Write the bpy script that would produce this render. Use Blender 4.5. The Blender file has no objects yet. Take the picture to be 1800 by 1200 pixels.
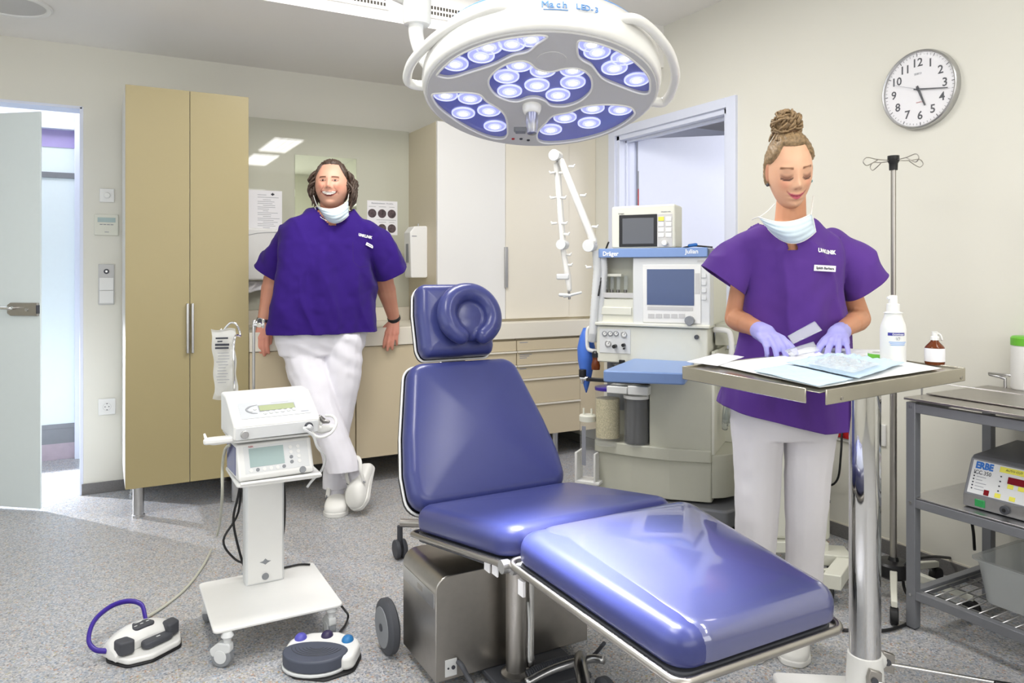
import bpy, bmesh, math, random
from mathutils import Vector, Matrix, noise
from math import pi, sin, cos, radians, sqrt
random.seed(7)
SC = bpy.context.scene
COL = SC.collection
# ---------------------------------------------------------------- camera
YAW = radians(28.85)
FO = 1312.0
HZ = 475.0
EYE = Vector((0, 0, 1.25))
FW = Vector((sin(YAW), cos(YAW), 0))
RT = Vector((cos(YAW), -sin(YAW), 0))
UP = Vector((0, 0, 1))
cam = bpy.data.objects.new('camera', bpy.data.cameras.new('camera'))
COL.objects.link(cam)
cam.location = EYE
cam.rotation_euler = (radians(90), 0, -YAW)
cam.data.sensor_width = 36
cam.data.lens = FO / 1800 * 36
cam.data.shift_y = (HZ - 600) / 1800
cam.data.clip_start = .05
SC.camera = cam
# ---------------------------------------------------------------- light and exposure
SC.view_settings.view_transform = 'Standard'
SC.view_settings.look = 'None'
SC.view_settings.gamma = 1
SC.view_settings.use_curve_mapping = False
SC.view_settings.exposure = 0.2
wd = bpy.data.worlds.new('world'); SC.world = wd; wd.use_nodes = True
bg = wd.node_tree.nodes['Background']
bg.inputs[0].default_value = (.85, .9, 1, 1); bg.inputs[1].default_value = .6
def area(name, loc, target, sx, sy, power, col=(1, 1, 1), spread=180):
    l = bpy.data.lights.new(name, 'AREA'); l.shape = 'RECTANGLE'; l.size = sx; l.size_y = sy
    l.energy = power; l.color = col; l.spread = radians(spread)
    o = bpy.data.objects.new(name, l); COL.objects.link(o); o.location = loc
    o.rotation_euler = (Vector(target) - Vector(loc)).to_track_quat('-Z', 'Y').to_euler()
    return o
CEIL, SOF, XR, YB = 2.755, 2.50, 3.04, 4.79
XL, YN = -1.7, -2.3
area('rear_fill_light', (.6, YN + .02, 1.75), (.6, 5, 2.3), 3.6, 1.5, 42, (1, .98, .95))  # unseen area light added behind the camera to fill the room
area('side_fill_light', (XL + .02, 1.2, 1.7), (5, 1.4, 2.1), 3.4, 1.5, 19, (.93, .97, 1))  # unseen area light added on the left to fill the room
area('strip_lamp_light', (1.85, .55, CEIL - .05), (1.85, .55, 0), .32, 1.0, 6, (1, .97, .92))
area('strip_lamp_light', (1.85, -.75, CEIL - .05), (1.85, -.75, 0), .32, 1.0, 6, (1, .97, .92))
area('strip_lamp_light', (.1, 1.6, CEIL - .05), (.1, 1.6, 0),   .32, 1.2, 22, (1, .97, .92))  # unseen strip, powered up to brighten the back of the room
area('strip_lamp_light', (1.3, 2.95, CEIL - .05), (1.3, 2.95, 0), 1.2, .32, 26, (1, .97, .94))  # unseen strip added to brighten the back wall and cabinets
area('corridor_light', (-1.2, 6.6, 2.1), (1.2, 3.2, -.4), 1.2, .5, 40, (.9, .93, 1), 100)
area('corridor_ceiling_light', (-.6, 5.7, 2.5), (-.6, 5.7, 0), 2.0, .9, 24, (.9, .92, 1))
sp = bpy.data.lights.new('corridor_floor_spot', 'SPOT'); sp.energy = 210; sp.spot_size = radians(70); sp.spot_blend = .3; sp.shadow_soft_size = .02; sp.color = (.9, .92, 1)
so = bpy.data.objects.new('corridor_floor_spot', sp); COL.objects.link(so); so.location = (-1.0, 5.6, .66)
so.rotation_euler = (Vector((.15, 4.45, 0)) - so.location).to_track_quat('-Z', 'Y').to_euler()
area('side_room_light', (3.75, 2.5, 2.42), (3.65, 3.4, 1.2), 1.0, 1.0, 30, (.95, .94, 1))
# ---------------------------------------------------------------- projection helpers
def W(x, d, z): return FW * d + RT * x + UP * z
MC = Matrix.Rotation(-YAW, 4, 'Z')
def ray(px, py): return FW + RT * ((px - 900) / FO) + UP * ((HZ - py) / FO)
def pd(px, py, d): return EYE + ray(px, py) * d
def pY(px, py, Y): r = ray(px, py); return EYE + r * (Y / r.y)
def pX(px, py, X): r = ray(px, py); return EYE + r * (X / r.x)
def pz(px, py, z): r = ray(px, py); return EYE + r * ((z - 1.25) / r.z)
def cq(px, py, d): return Vector(((px - 900) / FO * d, d, 1.25 - (py - HZ) / FO * d))
def hit(M, ax, val, px, py):
    Mi = M.inverted(); o = Mi @ EYE; r = Mi.to_3x3() @ ray(px, py)
    return o + r * ((val - o[ax]) / r[ax])
# ---------------------------------------------------------------- materials
def s2l(c): return c / 12.92 if c <= .04045 else ((c + .055) / 1.055) ** 2.4
def rgb(c):
    if isinstance(c, str): c = [int(c[i:i + 2], 16) / 255 for i in (0, 2, 4)]
    return tuple(s2l(v) for v in c[:3]) + (1,)
def mat(name, c, rough=.5, metal=0, spec=.5, emit=0, ecol=None, trans=0, alpha=1, coat=0, var=.04, vscale=30, bump=0, bscale=200, sheen=0, ior=1.45, crough=.05):
    m = bpy.data.materials.new(name); m.use_nodes = True
    nt = m.node_tree; N = nt.nodes; L = nt.links; b = N['Principled BSDF']
    b.inputs['Base Color'].default_value = rgb(c); b.inputs['Roughness'].default_value = rough
    b.inputs['Metallic'].default_value = metal; b.inputs['Specular IOR Level'].default_value = spec
    b.inputs['Transmission Weight'].default_value = trans; b.inputs['Alpha'].default_value = alpha
    b.inputs['Coat Weight'].default_value = coat; b.inputs['Coat Roughness'].default_value = crough
    b.inputs['Sheen Weight'].default_value = sheen; b.inputs['IOR'].default_value = ior
    if emit:
        b.inputs['Emission Color'].default_value = rgb(ecol or c); b.inputs['Emission Strength'].default_value = emit
    tc = N.new('ShaderNodeTexCoord')
    if var:
        n = N.new('ShaderNodeTexNoise'); n.inputs['Scale'].default_value = vscale; n.inputs['Detail'].default_value = 3
        L.new(tc.outputs['Object'], n.inputs['Vector'])
        mx = N.new('ShaderNodeMixRGB'); mx.blend_type = 'MULTIPLY'
        rp = N.new('ShaderNodeMapRange'); rp.inputs['To Min'].default_value = 1 - var * 2; rp.inputs['To Max'].default_value = 1 + var * .6
        L.new(n.outputs['Fac'], rp.inputs['Value'])
        mx.inputs['Fac'].default_value = 1; mx.inputs['Color1'].default_value = rgb(c)
        L.new(rp.outputs['Result'], mx.inputs['Color2']); L.new(mx.outputs['Color'], b.inputs['Base Color'])
    if bump:
        n = N.new('ShaderNodeTexNoise'); n.inputs['Scale'].default_value = bscale; n.inputs['Detail'].default_value = 4
        L.new(tc.outputs['Object'], n.inputs['Vector'])
        bp = N.new('ShaderNodeBump'); bp.inputs['Strength'].default_value = bump; bp.inputs['Distance'].default_value = .002
        L.new(n.outputs['Fac'], bp.inputs['Height']); L.new(bp.outputs['Normal'], b.inputs['Normal'])
    return m
def vmat(name, rough=.5, spec=.4, sss=0, bump=0, bscale=300):
    m = mat(name, 'ffffff', rough, spec=spec, var=0, bump=bump, bscale=bscale)
    N = m.node_tree.nodes; b = N['Principled BSDF']
    a = N.new('ShaderNodeAttribute'); a.attribute_name = 'Col'
    m.node_tree.links.new(a.outputs['Color'], b.inputs['Base Color'])
    if sss:
        b.inputs['Subsurface Weight'].default_value = sss; b.inputs['Subsurface Radius'].default_value = (.012, .005, .003)
        b.inputs['Subsurface Scale'].default_value = .5
    return m
def floor_mat():
    m = mat('speckled_vinyl', 'b4b4b6', .34, spec=.45, var=0)
    nt = m.node_tree; N = nt.nodes; L = nt.links; b = N['Principled BSDF']
    tc = N['Texture Coordinate']
    v = N.new('ShaderNodeTexVoronoi'); v.inputs['Scale'].default_value = 190
    L.new(tc.outputs['Object'], v.inputs['Vector'])
    sp = N.new('ShaderNodeSeparateColor'); L.new(v.outputs['Color'], sp.inputs[0])
    r = N.new('ShaderNodeValToRGB'); r.color_ramp.interpolation = 'CONSTANT'
    els = [(0, 'bdbec1'), (.16, 'cfcecc'), (.34, 'e4e3e1'), (.5, 'adafb3'), (.62, 'c5c3c0'), (.74, 'd9d8d6'), (.84, '8d9197'), (.9, 'aab9c9'), (.95, 'cfaa90'), (.98, 'c2bb92')]
    r.color_ramp.elements[0].position = 0; r.color_ramp.elements[0].color = rgb(els[0][1])
    r.color_ramp.elements[1].position = els[1][0]; r.color_ramp.elements[1].color = rgb(els[1][1])
    for p, c in els[2:]:
        e = r.color_ramp.elements.new(p); e.color = rgb(c)
    L.new(sp.outputs[0], r.inputs['Fac'])
    n = N.new('ShaderNodeTexNoise'); n.inputs['Scale'].default_value = 28; n.inputs['Detail'].default_value = 3
    L.new(tc.outputs['Object'], n.inputs['Vector'])
    r2 = N.new('ShaderNodeValToRGB')
    for e, (p, c) in zip(r2.color_ramp.elements, [(.3, 'ccd2dc'), (.7, 'dcd7d2')]): e.position = p; e.color = rgb(c)
    L.new(n.outputs['Fac'], r2.inputs['Fac'])
    mx = N.new('ShaderNodeMixRGB'); mx.blend_type = 'MULTIPLY'; mx.inputs['Fac'].default_value = .9
    L.new(r.outputs['Color'], mx.inputs['Color1']); L.new(r2.outputs['Color'], mx.inputs['Color2'])
    L.new(mx.outputs['Color'], b.inputs['Base Color'])
    return m
M = dict(
    wall=mat('painted_wall', 'e1dfd4', .7, vscale=2, var=.012, bump=.08, bscale=400),
    ceil=mat('painted_ceiling', 'f1efeb', .75, vscale=2, var=.012),
    floor=floor_mat(),
    base=mat('baseboard_vinyl', '7c7a79', .5, var=.2, vscale=180),
    cream=mat('cream_laminate', 'e2dccd', .38, var=.01, vscale=5),
    beige=mat('beige_laminate', 'a4976f', .36, var=.012, vscale=4),
    beige2=mat('beige_drawer_laminate', 'cbbda0', .36, var=.012, vscale=4),
    whitelam=mat('white_laminate', 'e2e1de', .3, var=.01, vscale=4),
    sidelam=mat('side_laminate', 'cfc5ab', .4, var=.01, vscale=4),
    edge=mat('dark_vent_slot', '3a352e', .6),
    alu=mat('brushed_aluminium', 'c4c4c4', .3, 1, var=.05, vscale=60),
    steel=mat('brushed_steel', 'b2aea8', .32, 1, var=.06, vscale=40),
    steel2=mat('satin_steel_tray', 'cbc6b8', .26, 1, var=.06, vscale=20),
    chrome=mat('chrome', 'dcdcdc', .06, 1, var=0),
    dchrome=mat('dark_steel', '8c8a88', .25, 1, var=.03),
    white=mat('white_plastic', 'e8e8e5', .35, var=.01),
    gwhite=mat('grey_white_plastic', 'd9dbdb', .4, var=.01),
    lwhite=mat('lamp_white_enamel', 'e6e5e0', .28, coat=.4, var=.01),
    lgrey=mat('lamp_face_grey', 'c6c5c3', .4, var=.01),
    mach=mat('warm_white_machine', 'dcdccf', .42, var=.015),
    mach2=mat('warm_grey_machine', 'c3c3b4', .42, var=.015),
    grey=mat('mid_grey_plastic', '8b8e92', .5),
    dgrey=mat('dark_grey_rubber', '4a4c52', .55),
    bgrey=mat('blue_grey_frame', '83858a', .4, .3),
    black=mat('black_plastic', '1d1d1f', .4),
    pblue=mat('blue_bar', '7d99cb', .35, var=.02),
    navy=mat('navy_leather', '3a4078', .3, coat=.18, var=.03, bump=.05, bscale=350, crough=.2),
    navy2=mat('navy_cover_gloss', '474c7e', .3, coat=1, var=.03, crough=.03, spec=.7),
    piping=mat('white_piping', 'e6e6e4', .4),
    scrub=mat('blue_violet_cotton', '361c78', .9, spec=.2, sheen=.06, var=.07, vscale=6, bump=.25, bscale=900),
    scrub2=mat('purple_cotton', '5d3a8e', .9, spec=.2, sheen=.08, var=.06, vscale=6, bump=.25, bscale=900),
    scrubseam=mat('stitched_seam', '3a2560', .9),
    pants=mat('white_cotton', 'ebe9f0', .9, sheen=.2, var=.02, vscale=8, bump=.2, bscale=700),
    pants2=mat('white_cotton_trousers', 'e6e3e6', .9, sheen=.2, var=.02, vscale=8, bump=.2, bscale=700),
    clog=mat('white_rubber_clog', 'e9e8e3', .42, var=.015),
    mask=mat('pale_blue_mask', 'd6e6ef', .85, var=.04, vscale=60),
    maskw=mat('white_strap', 'f2f2ee', .8),
    glove=mat('violet_glove', 'a9a6e6', .5, var=.04, vscale=40, spec=.4),
    hair_m=mat('brown_hair', '56453a', .5, var=.35, vscale=120, bump=.6, bscale=160),
    hair_w=mat('blonde_hair', 'a98c66', .5, var=.5, vscale=110, bump=.6, bscale=160),
    hair_wd=mat('dark_blonde_hair', '7d5c3c', .5, var=.45, vscale=140, bump=.6, bscale=160),
    skin=vmat('skin', .48, .35, .12, bump=.05),
    screen=mat('dark_screen', '5c5e63', .12, var=0),
    bscreen=mat('blue_grey_screen', '4d5c82', .12, var=0),
    lcd=mat('green_lcd', '8c9868', .25, var=0),
    lcd2=mat('pale_lcd', '9db2b0', .25, var=0),
    pane=mat('frosted_glass', 'e6f0f2', .3, trans=.0, var=.01, emit=.0),
    glass=mat('clear_glass', 'ffffff', .02, trans=1, var=0, ior=1.3),
    bglass=mat('backpainted_glass', 'c2c2b2', .02, var=.01, coat=.6, crough=.0, vscale=2),
    mirror=mat('mirror', 'dfe6d2', .02, 1, var=0),
    paper=mat('paper', 'f0eff2', .8, var=.01),
    ink=mat('dark_ink', '3c3e46', .7, var=0),
    gink=mat('grey_ink', '8e9098', .7, var=0),
    tint=mat('blue_ink', '6fa0dc', .5, var=0),
    wink=mat('white_ink', 'f6f6f6', .6, var=0),
    red=mat('red_plastic', 'b01c20', .4),
    dred=mat('dark_red_display', '7c1018', .25, var=0),
    green=mat('green_plastic', '6fbf3c', .4),
    dgreen=mat('green_switch', '2e8a4c', .3, emit=.15),
    yellow=mat('yellow_print', 'e6e058', .5, var=0),
    bprint=mat('blue_print', '2f6fc0', .5, var=0),
    purpletube=mat('purple_tube', '3b2590', .3, var=.02),
    pedal=mat('slate_pedal_rubber', '4b505e', .5),
    lens=mat('led_lens', 'ffffff', .1, emit=4.5, ecol='eef0ff', var=0),
    lens2=mat('led_lens_ring', 'd8dcff', .15, emit=.55, ecol='c9cfff', var=0),
    lens3=mat('led_lens_inner', 'b8bcf0', .15, emit=.42, ecol='b0b6f5', var=0),
    lpanel=mat('blue_lamp_panel', '6a70b8', .18, coat=.6, var=.03, emit=.12),
    lemit=mat('lit_diffuser', 'ffffff', .5, emit=6, var=0),
    clearp=mat('clear_plastic', 'eef2f2', .12, trans=.85, var=0, ior=1.25),
    film=mat('clear_film', 'eef3f6', .12, alpha=.28, var=0),
    clearcan=mat('clear_canister', 'f4f6f6', .05, alpha=.12, var=0),
    binp=mat('milky_plastic', 'dfe3e2', .25, alpha=.45, var=0),
    amber=mat('amber_glass', '6a3212', .1, var=.05),
    lime=mat('soda_lime_granules', 'e4d9ae', .9, var=.45, vscale=220, bump=1, bscale=220),
    dglass=mat('dark_glass', '2a2b2e', .08, var=.1),
    drape=mat('pale_blue_drape', 'c7dcec', .8, var=.08, vscale=25),
    drapew=mat('white_wrap', 'eff1f1', .6, var=.03, vscale=25),
    bluebag=mat('blue_rubber_bag', '4a78d8', .4, var=.05),
    purplepanel=mat('lilac_panel', 'b3a6d8', .5),
    woodp=mat('pale_pinkish_board', 'b9aab4', .5, var=.1, vscale=20),
    fray=mat('cool_white_frame', 'dfe4f4', .4, var=.01),
    teal=mat('teal_window', '5f9a9c', .3, var=0),
    photo=mat('poster_photo', '6f5d62', .6, var=.6, vscale=45),
    dark=mat('dark_void', '141414', .8),
)
M['navy2'].node_tree.nodes['Principled BSDF'].inputs['Coat IOR'].default_value = 1.9
# ---------------------------------------------------------------- mesh builder
WM = {}
def wm(o): return WM.get(o.name, Matrix()) if o else Matrix()
class MB:
    def __init__(s, M0=None): s.b = bmesh.new(); s.M = M0.copy() if M0 else Matrix(); s.mi = 0
    def v(s, co): return s.b.verts.new(s.M @ Vector(co))
    def f(s, vs):
        try: f = s.b.faces.new(vs); f.material_index = s.mi; return f
        except ValueError: return None
    def box(s, x0, x1, y0, y1, z0, z1):
        vs = [s.v((x, y, z)) for x in (x0, x1) for y in (y0, y1) for z in (z0, z1)]
        for q in ((0, 1, 3, 2), (4, 6, 7, 5), (0, 4, 5, 1), (2, 3, 7, 6), (0, 2, 6, 4), (1, 5, 7, 3)): s.f([vs[i] for i in q])
        return s
    def hexa(s, bot, top):
        a = [s.v(p) for p in bot]; c = [s.v(p) for p in top]; n = len(a)
        s.f(a[::-1]); s.f(c)
        for i in range(n): s.f([a[i], a[(i + 1) % n], c[(i + 1) % n], c[i]])
        return s
    def prism(s, poly, z0, z1, ax=2):
        def P(p, z):
            return {2: (p[0], p[1], z), 1: (p[0], z, p[1]), 0: (z, p[0], p[1])}[ax]
        return s.hexa([P(p, z0) for p in poly], [P(p, z1) for p in poly])
    def rings(s, R, closed=False, caps=True):
        vs = [[s.v(p) for p in r] for r in R]; n = len(vs[0]); m = len(vs)
        for i in range(m if closed else m - 1):
            a, c = vs[i], vs[(i + 1) % m]
            for j in range(n): s.f([a[j], a[(j + 1) % n], c[(j + 1) % n], c[j]])
        if caps and not closed: s.f(vs[0][::-1]); s.f(vs[-1])
        return s
    def tube(s, pts, r, n=10, closed=False, smooth=0, caps=True, flat=1):
        P = [Vector(p) for p in pts]; rs = list(r) if isinstance(r, (list, tuple)) else [r] * len(P)
        if smooth:
            Q = []; RR = []; m = len(P)
            for i in range(m if closed else m - 1):
                p0 = P[(i - 1) % m] if (i or closed) else P[0]; p1 = P[i]; p2 = P[(i + 1) % m]
                p3 = P[(i + 2) % m] if (closed or i + 2 < m) else P[-1]
                for k in range(smooth):
                    t = k / smooth
                    Q.append(.5 * ((2 * p1) + (p2 - p0) * t + (2 * p0 - 5 * p1 + 4 * p2 - p3) * t * t + (3 * p1 - p0 - 3 * p2 + p3) * t ** 3))
                    RR.append(rs[i] * (1 - t) + rs[(i + 1) % m] * t)
            if not closed: Q.append(P[-1]); RR.append(rs[-1])
            P, rs = Q, RR
        m = len(P); R = []; up = None
        for i in range(m):
            a = P[(i - 1) % m] if (i or closed) else P[0]; c = P[(i + 1) % m] if (closed or i < m - 1) else P[-1]
            t = (c - a)
            t = t.normalized() if t.length > 1e-9 else Vector((0, 0, 1))
            if up is None:
                up = Vector((0, 0, 1)) if abs(t.z) < .9 else Vector((1, 0, 0))
            x = up.cross(t).normalized(); y = t.cross(x).normalized(); up = y
            R.append([P[i] + (x * cos(2 * pi * k / n) + y * flat * sin(2 * pi * k / n)) * rs[i] for k in range(n)])
        return s.rings(R, closed, caps)
    def cyl(s, p0, p1, r, r2=None, n=24): return s.tube([p0, p1], [r, r if r2 is None else r2], n)
    def lathe(s, prof, o=(0, 0, 0), n=28, ax=2, caps=True):
        o = Vector(o); R = []
        for r, h in prof:
            row = []
            for k in range(n):
                c, q = r * cos(2 * pi * k / n), r * sin(2 * pi * k / n)
                row.append(o + Vector({2: (c, q, h), 1: (q, h, c), 0: (h, c, q)}[ax]))
            R.append(row)
        return s.rings(R, False, caps)
    def ell(s, c, r, nu=20, nv=12, R0=None):
        c = Vector(c); r = Vector(r) if not isinstance(r, (int, float)) else Vector((r, r, r)); R = []
        for i in range(nv + 1):
            ph = -pi / 2 + pi * (i / nv) * .996 + pi * .002
            row = []
            for k in range(nu):
                p = Vector((cos(ph) * cos(2 * pi * k / nu) * r.x, cos(ph) * sin(2 * pi * k / nu) * r.y, sin(ph) * r.z))
                row.append(c + (R0 @ p if R0 else p))
            R.append(row)
        return s.rings(R)
    def cap(s, p0, p1, r0, r1=None, n=14):
        r1 = r0 if r1 is None else r1; p0 = Vector(p0); p1 = Vector(p1); t = p1 - p0; L = max(t.length, 1e-6); t = t / L
        P = []; R = []
        for k in range(5): a = -pi / 2 + pi / 2 * (k + .08) / 5; P.append(p0 + t * (sin(a) * r0)); R.append(cos(a) * r0)
        P.append(p0); R.append(r0); P.append(p1); R.append(r1)
        for k in range(5): a = pi / 2 * (k + .92) / 5; P.append(p1 + t * (sin(a) * r1)); R.append(cos(a) * r1)
        up = Vector((0, 0, 1)) if abs(t.z) < .9 else Vector((1, 0, 0)); x = up.cross(t).normalized(); y = t.cross(x)
        return s.rings([[p + (x * cos(2 * pi * k / n) + y * sin(2 * pi * k / n)) * r for k in range(n)] for p, r in zip(P, R)])
    def chain(s, pts, rs, n=14):
        for i in range(len(pts) - 1): s.cap(pts[i], pts[i + 1], rs[i], rs[i + 1], n)
        return s
    def grid(s, fn, nu, nv):
        g = [[s.v(fn(i / nu, j / nv)) for i in range(nu + 1)] for j in range(nv + 1)]
        for j in range(nv):
            for i in range(nu): s.f([g[j][i], g[j][i + 1], g[j + 1][i + 1], g[j + 1][i]])
        return s
    def mesh(s, name='m'):
        bmesh.ops.recalc_face_normals(s.b, faces=s.b.faces[:])
        me = bpy.data.meshes.new(name); s.b.to_mesh(me); s.b.free(); return me
    def build(s, name, mt, parent=None, bevel=0, smooth=38, seg=2, solid=0):
        return link(s.mesh(name), name, mt, parent, bevel, smooth, seg, solid)
def link(me, name, mt, parent=None, bevel=0, smooth=38, seg=2, solid=0):
    o = bpy.data.objects.new(name, me); COL.objects.link(o)
    for m_ in (mt if isinstance(mt, (list, tuple)) else [mt]): me.materials.append(M[m_] if isinstance(m_, str) else m_)
    if parent:
        o.parent = parent; me.transform(wm(parent).inverted()); WM[o.name] = wm(parent)
    if smooth:
        me.shade_smooth()
        if smooth < 180: me.set_sharp_from_angle(angle=radians(smooth))
    if solid:
        q = o.modifiers.new('solid', 'SOLIDIFY'); q.thickness = solid; q.offset = 0
    if bevel:
        q = o.modifiers.new('bevel', 'BEVEL'); q.width = bevel; q.segments = seg; q.limit_method = 'ANGLE'; q.angle_limit = radians(40)
        q.harden_normals = False
    return o
def tag(o, label=None, cat=None, group=None, kind=None):
    if label: o['label'] = label
    if cat: o['category'] = cat
    if group: o['group'] = group
    if kind: o['kind'] = kind
    return o
def thing(name, label, cat, loc=(0, 0, 0), rz=0, group=None):
    o = bpy.data.objects.new(name, None); COL.objects.link(o); o.empty_display_size = .1
    o.location = loc; o.rotation_euler = (0, 0, rz)
    WM[o.name] = Matrix.Translation(Vector(loc)) @ Matrix.Rotation(rz, 4, 'Z')
    return tag(o, label, cat, group)
def struct(m, name, mt, bevel=0): return tag(m.build(name, mt, None, bevel), kind='structure')
def text(s, size, Mx, mt, parent, name='lettering', align='CENTER', ext=.0004, xs=1, wt=0):
    cu = bpy.data.curves.new('t', 'FONT'); cu.body = s; cu.size = size; cu.align_x = align; cu.align_y = 'CENTER'; cu.extrude = ext
    cu.offset = wt; cu.resolution_u = 2
    to = bpy.data.objects.new('t', cu); COL.objects.link(to)
    dg = bpy.context.evaluated_depsgraph_get(); me = bpy.data.meshes.new_from_object(to.evaluated_get(dg))
    bpy.data.objects.remove(to); me.materials.clear()
    me.transform(Mx @ Matrix.Diagonal((xs, 1, 1, 1)))
    return link(me, name, mt, parent, 0, 0)
FACEY = Matrix.Rotation(pi / 2, 4, 'X')              # text plane facing -y
FACEX = Matrix.Rotation(-pi / 2, 4, 'Z') @ FACEY      # text plane facing -x
def T(*p): return Matrix.Translation(Vector(p[0]) if len(p) == 1 else Vector(p))
def fuse(mb, voxel, it=4):
    me = mb.mesh('tmp'); o = bpy.data.objects.new('tmp', me); COL.objects.link(o)
    r = o.modifiers.new('r', 'REMESH'); r.mode = 'VOXEL'; r.voxel_size = voxel
    if it: q = o.modifiers.new('s', 'SMOOTH'); q.factor = .5; q.iterations = it
    dg = bpy.context.evaluated_depsgraph_get(); out = bpy.data.meshes.new_from_object(o.evaluated_get(dg))
    bpy.data.objects.remove(o); out.materials.clear(); return out
def edit(me, disp=None, cut=None, planes=()):
    b = bmesh.new(); b.from_mesh(me)
    for co, no in planes: bmesh.ops.bisect_plane(b, geom=b.verts[:] + b.edges[:] + b.faces[:], plane_co=co, plane_no=no, dist=1e-5)
    b.normal_update()
    if cut:
        kill = [f for f in b.faces if cut(f.calc_center_median(), f.normal)]
        bmesh.ops.delete(b, geom=kill, context='FACES')
    if disp:
        mv = [(v, v.normal * disp(v.co)) for v in b.verts]
        for v, q in mv: v.co += q
    b.to_mesh(me); b.free(); return me
def paint(me, fn):
    a = me.color_attributes.new('Col', 'FLOAT_COLOR', 'POINT')
    for i, v in enumerate(me.vertices): a.data[i].color = rgb(fn(v.co))
def rpoly(pts, r, n=6):
    out = []; m = len(pts)
    for i in range(m):
        p = Vector(pts[i]).to_2d(); a = Vector(pts[i - 1]).to_2d(); c = Vector(pts[(i + 1) % m]).to_2d()
        da = (a - p).normalized(); dc = (c - p).normalized(); ang = da.angle(dc)
        if ang > radians(178.5):
            tt = (dc - da).normalized()
            for k in range(n + 1): out.append(tuple(p + tt * (.002 * (k / n - .5))))
            continue
        rr = min(r, .48 * min((a - p).length, (c - p).length) * math.tan(ang / 2))
        L = rr / math.tan(ang / 2); ce = p + (da + dc).normalized() * (rr / sin(ang / 2)); s0 = p + da * L - ce; s1 = p + dc * L - ce
        th = s0.angle_signed(s1)
        for k in range(n + 1):
            t = -th * k / n; out.append((ce.x + s0.x * cos(t) - s0.y * sin(t), ce.y + s0.x * sin(t) + s0.y * cos(t)))
    return out
def inset(pts, t):
    P = [Vector(p) for p in pts]; m = len(P); out = []
    A = sum(P[i - 1].x * P[i].y - P[i].x * P[i - 1].y for i in range(m)); sg = 1 if A > 0 else -1
    for i in range(m):
        e1 = (P[i] - P[i - 1]).normalized(); e2 = (P[(i + 1) % m] - P[i]).normalized()
        n1 = Vector((-e1.y, e1.x)) * sg; n2 = Vector((-e2.y, e2.x)) * sg; b_ = (n1 + n2)
        b_ = b_ / max(b_.length_squared, 1e-6) * 2
        out.append(P[i] + b_ * t)
    return out
def pad(m, quad, R, th, er, crown, M0, n=7, under=.3):
    """upholstered pad: rounded outline, soft roll over the edge, crowned top; w=0 bottom, w=th top edge"""
    old = m.M; m.M = old @ M0; rings = []
    def ring(t, w): return [(p[0], p[1], w) for p in rpoly(inset(quad, t), max(R - t, .006), n)]
    for k in range(4): a = pi / 2 * k / 3; rings.append(ring(er * under * (1 - sin(a)), er * under * (1 - cos(a))))
    for k in range(7): a = pi / 2 * k / 6; rings.append(ring(er * (1 - cos(a)), th - er * (1 - sin(a))))
    top = rings[-1]; c = Vector((sum(p[0] for p in top) / len(top), sum(p[1] for p in top) / len(top), th))
    for k in range(1, 9):
        t = k / 8.2; rings.append([tuple(Vector(p).lerp(c, t)[:2]) + (th + crown * (1 - (1 - t) ** 2),) for p in top])
    m.rings(rings); m.M = old; return m
# ================================================================ ROOM
struct(MB().box(XL - .3, 7, YN - .3, 8.2, -.06, 0), 'floor', 'floor')
struct(MB().box(XL - .1, XR + .1, YN - .1, 3.58, CEIL, CEIL + .1), 'ceiling', 'ceil')
struct(MB().box(XL - .1, XR + .1, 3.58, YB + .12, SOF, CEIL + .1), 'ceiling_soffit', 'ceil')
DT = 2.158
struct(MB().box(-.093, XR + .12, YB, YB + .14, 0, SOF + .02).box(XL - .1, -1.12, YB, YB + .14, 0, SOF + .02).box(-1.12, -.093, YB, YB + .14, DT, SOF + .02), 'wall_back', 'wall')
D0, D1, DH = 3.04, 4.06, 2.15
struct(MB().box(XR, XR + .14, YN, D0, 0, CEIL + .05).box(XR, XR + .14, D1, YB, 0, CEIL + .05).box(XR, XR + .14, D0, D1, DH, CEIL + .05), 'wall_right', 'wall')
struct(MB().box(XL - .14, XL, YN, -.6, 0, CEIL + .05).box(XL - .14, XL, 3.0, YB, 0, CEIL + .05).box(XL - .14, XL, -.6, 3.0, 0, .9).box(XL - .14, XL, -.6, 3.0, 2.5, CEIL + .05), 'wall_left', 'wall')
struct(MB().box(XL, XR, YN - .14, YN, 0, .95).box(XL, XR, YN - .14, YN, 2.55, CEIL + .05).box(XL, -1.25, YN - .14, YN, .95, 2.55).box(2.45, XR, YN - .14, YN, .95, 2.55), 'wall_rear', 'wall')
def windowbox(nm, ax, fix, a0, a1, z0, z1, mull):
    m = MB(); w = .05
    def bb(p0, p1, q0, q1):
        if ax == 1: m.box(p0, p1, fix - .1, fix - .05, q0, q1)
        else: m.box(fix - .1, fix - .05, p0, p1, q0, q1)
    bb(a0, a1, z0, z0 + w); bb(a0, a1, z1 - w, z1); bb(a0, a0 + w, z0, z1); bb(a1 - w, a1, z0, z1)
    for k in range(1, mull): x = a0 + (a1 - a0) * k / mull; bb(x - w / 2, x + w / 2, z0, z1)
    struct(m, nm, 'white')
windowbox('added_window_1', 1, YN, -1.25, 2.45, .95, 2.55, 3)  # unseen frame added around the rear fill light
windowbox('added_window_2', 0, XL, -.6, 3.0, .9, 2.5, 3)  # unseen frame added around the left fill light
# baseboards
def coved(nm, segs):
    m = MB()
    for (x0, x1, y0, y1) in segs: m.box(x0, x1, y0, y1, 0, .062)
    struct(m, nm, 'base', .002)
coved('baseboard_back', [(-.093, XR, YB - .008, YB)])
coved('baseboard_right', [(XR - .008, XR, YN, D0 - .07), (XR - .008, XR, D1 + .07, YB)])
struct(MB().box(XR - .005, XR, YN, D0 - .07, .062, .068), 'trim_1', 'cream')
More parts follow.
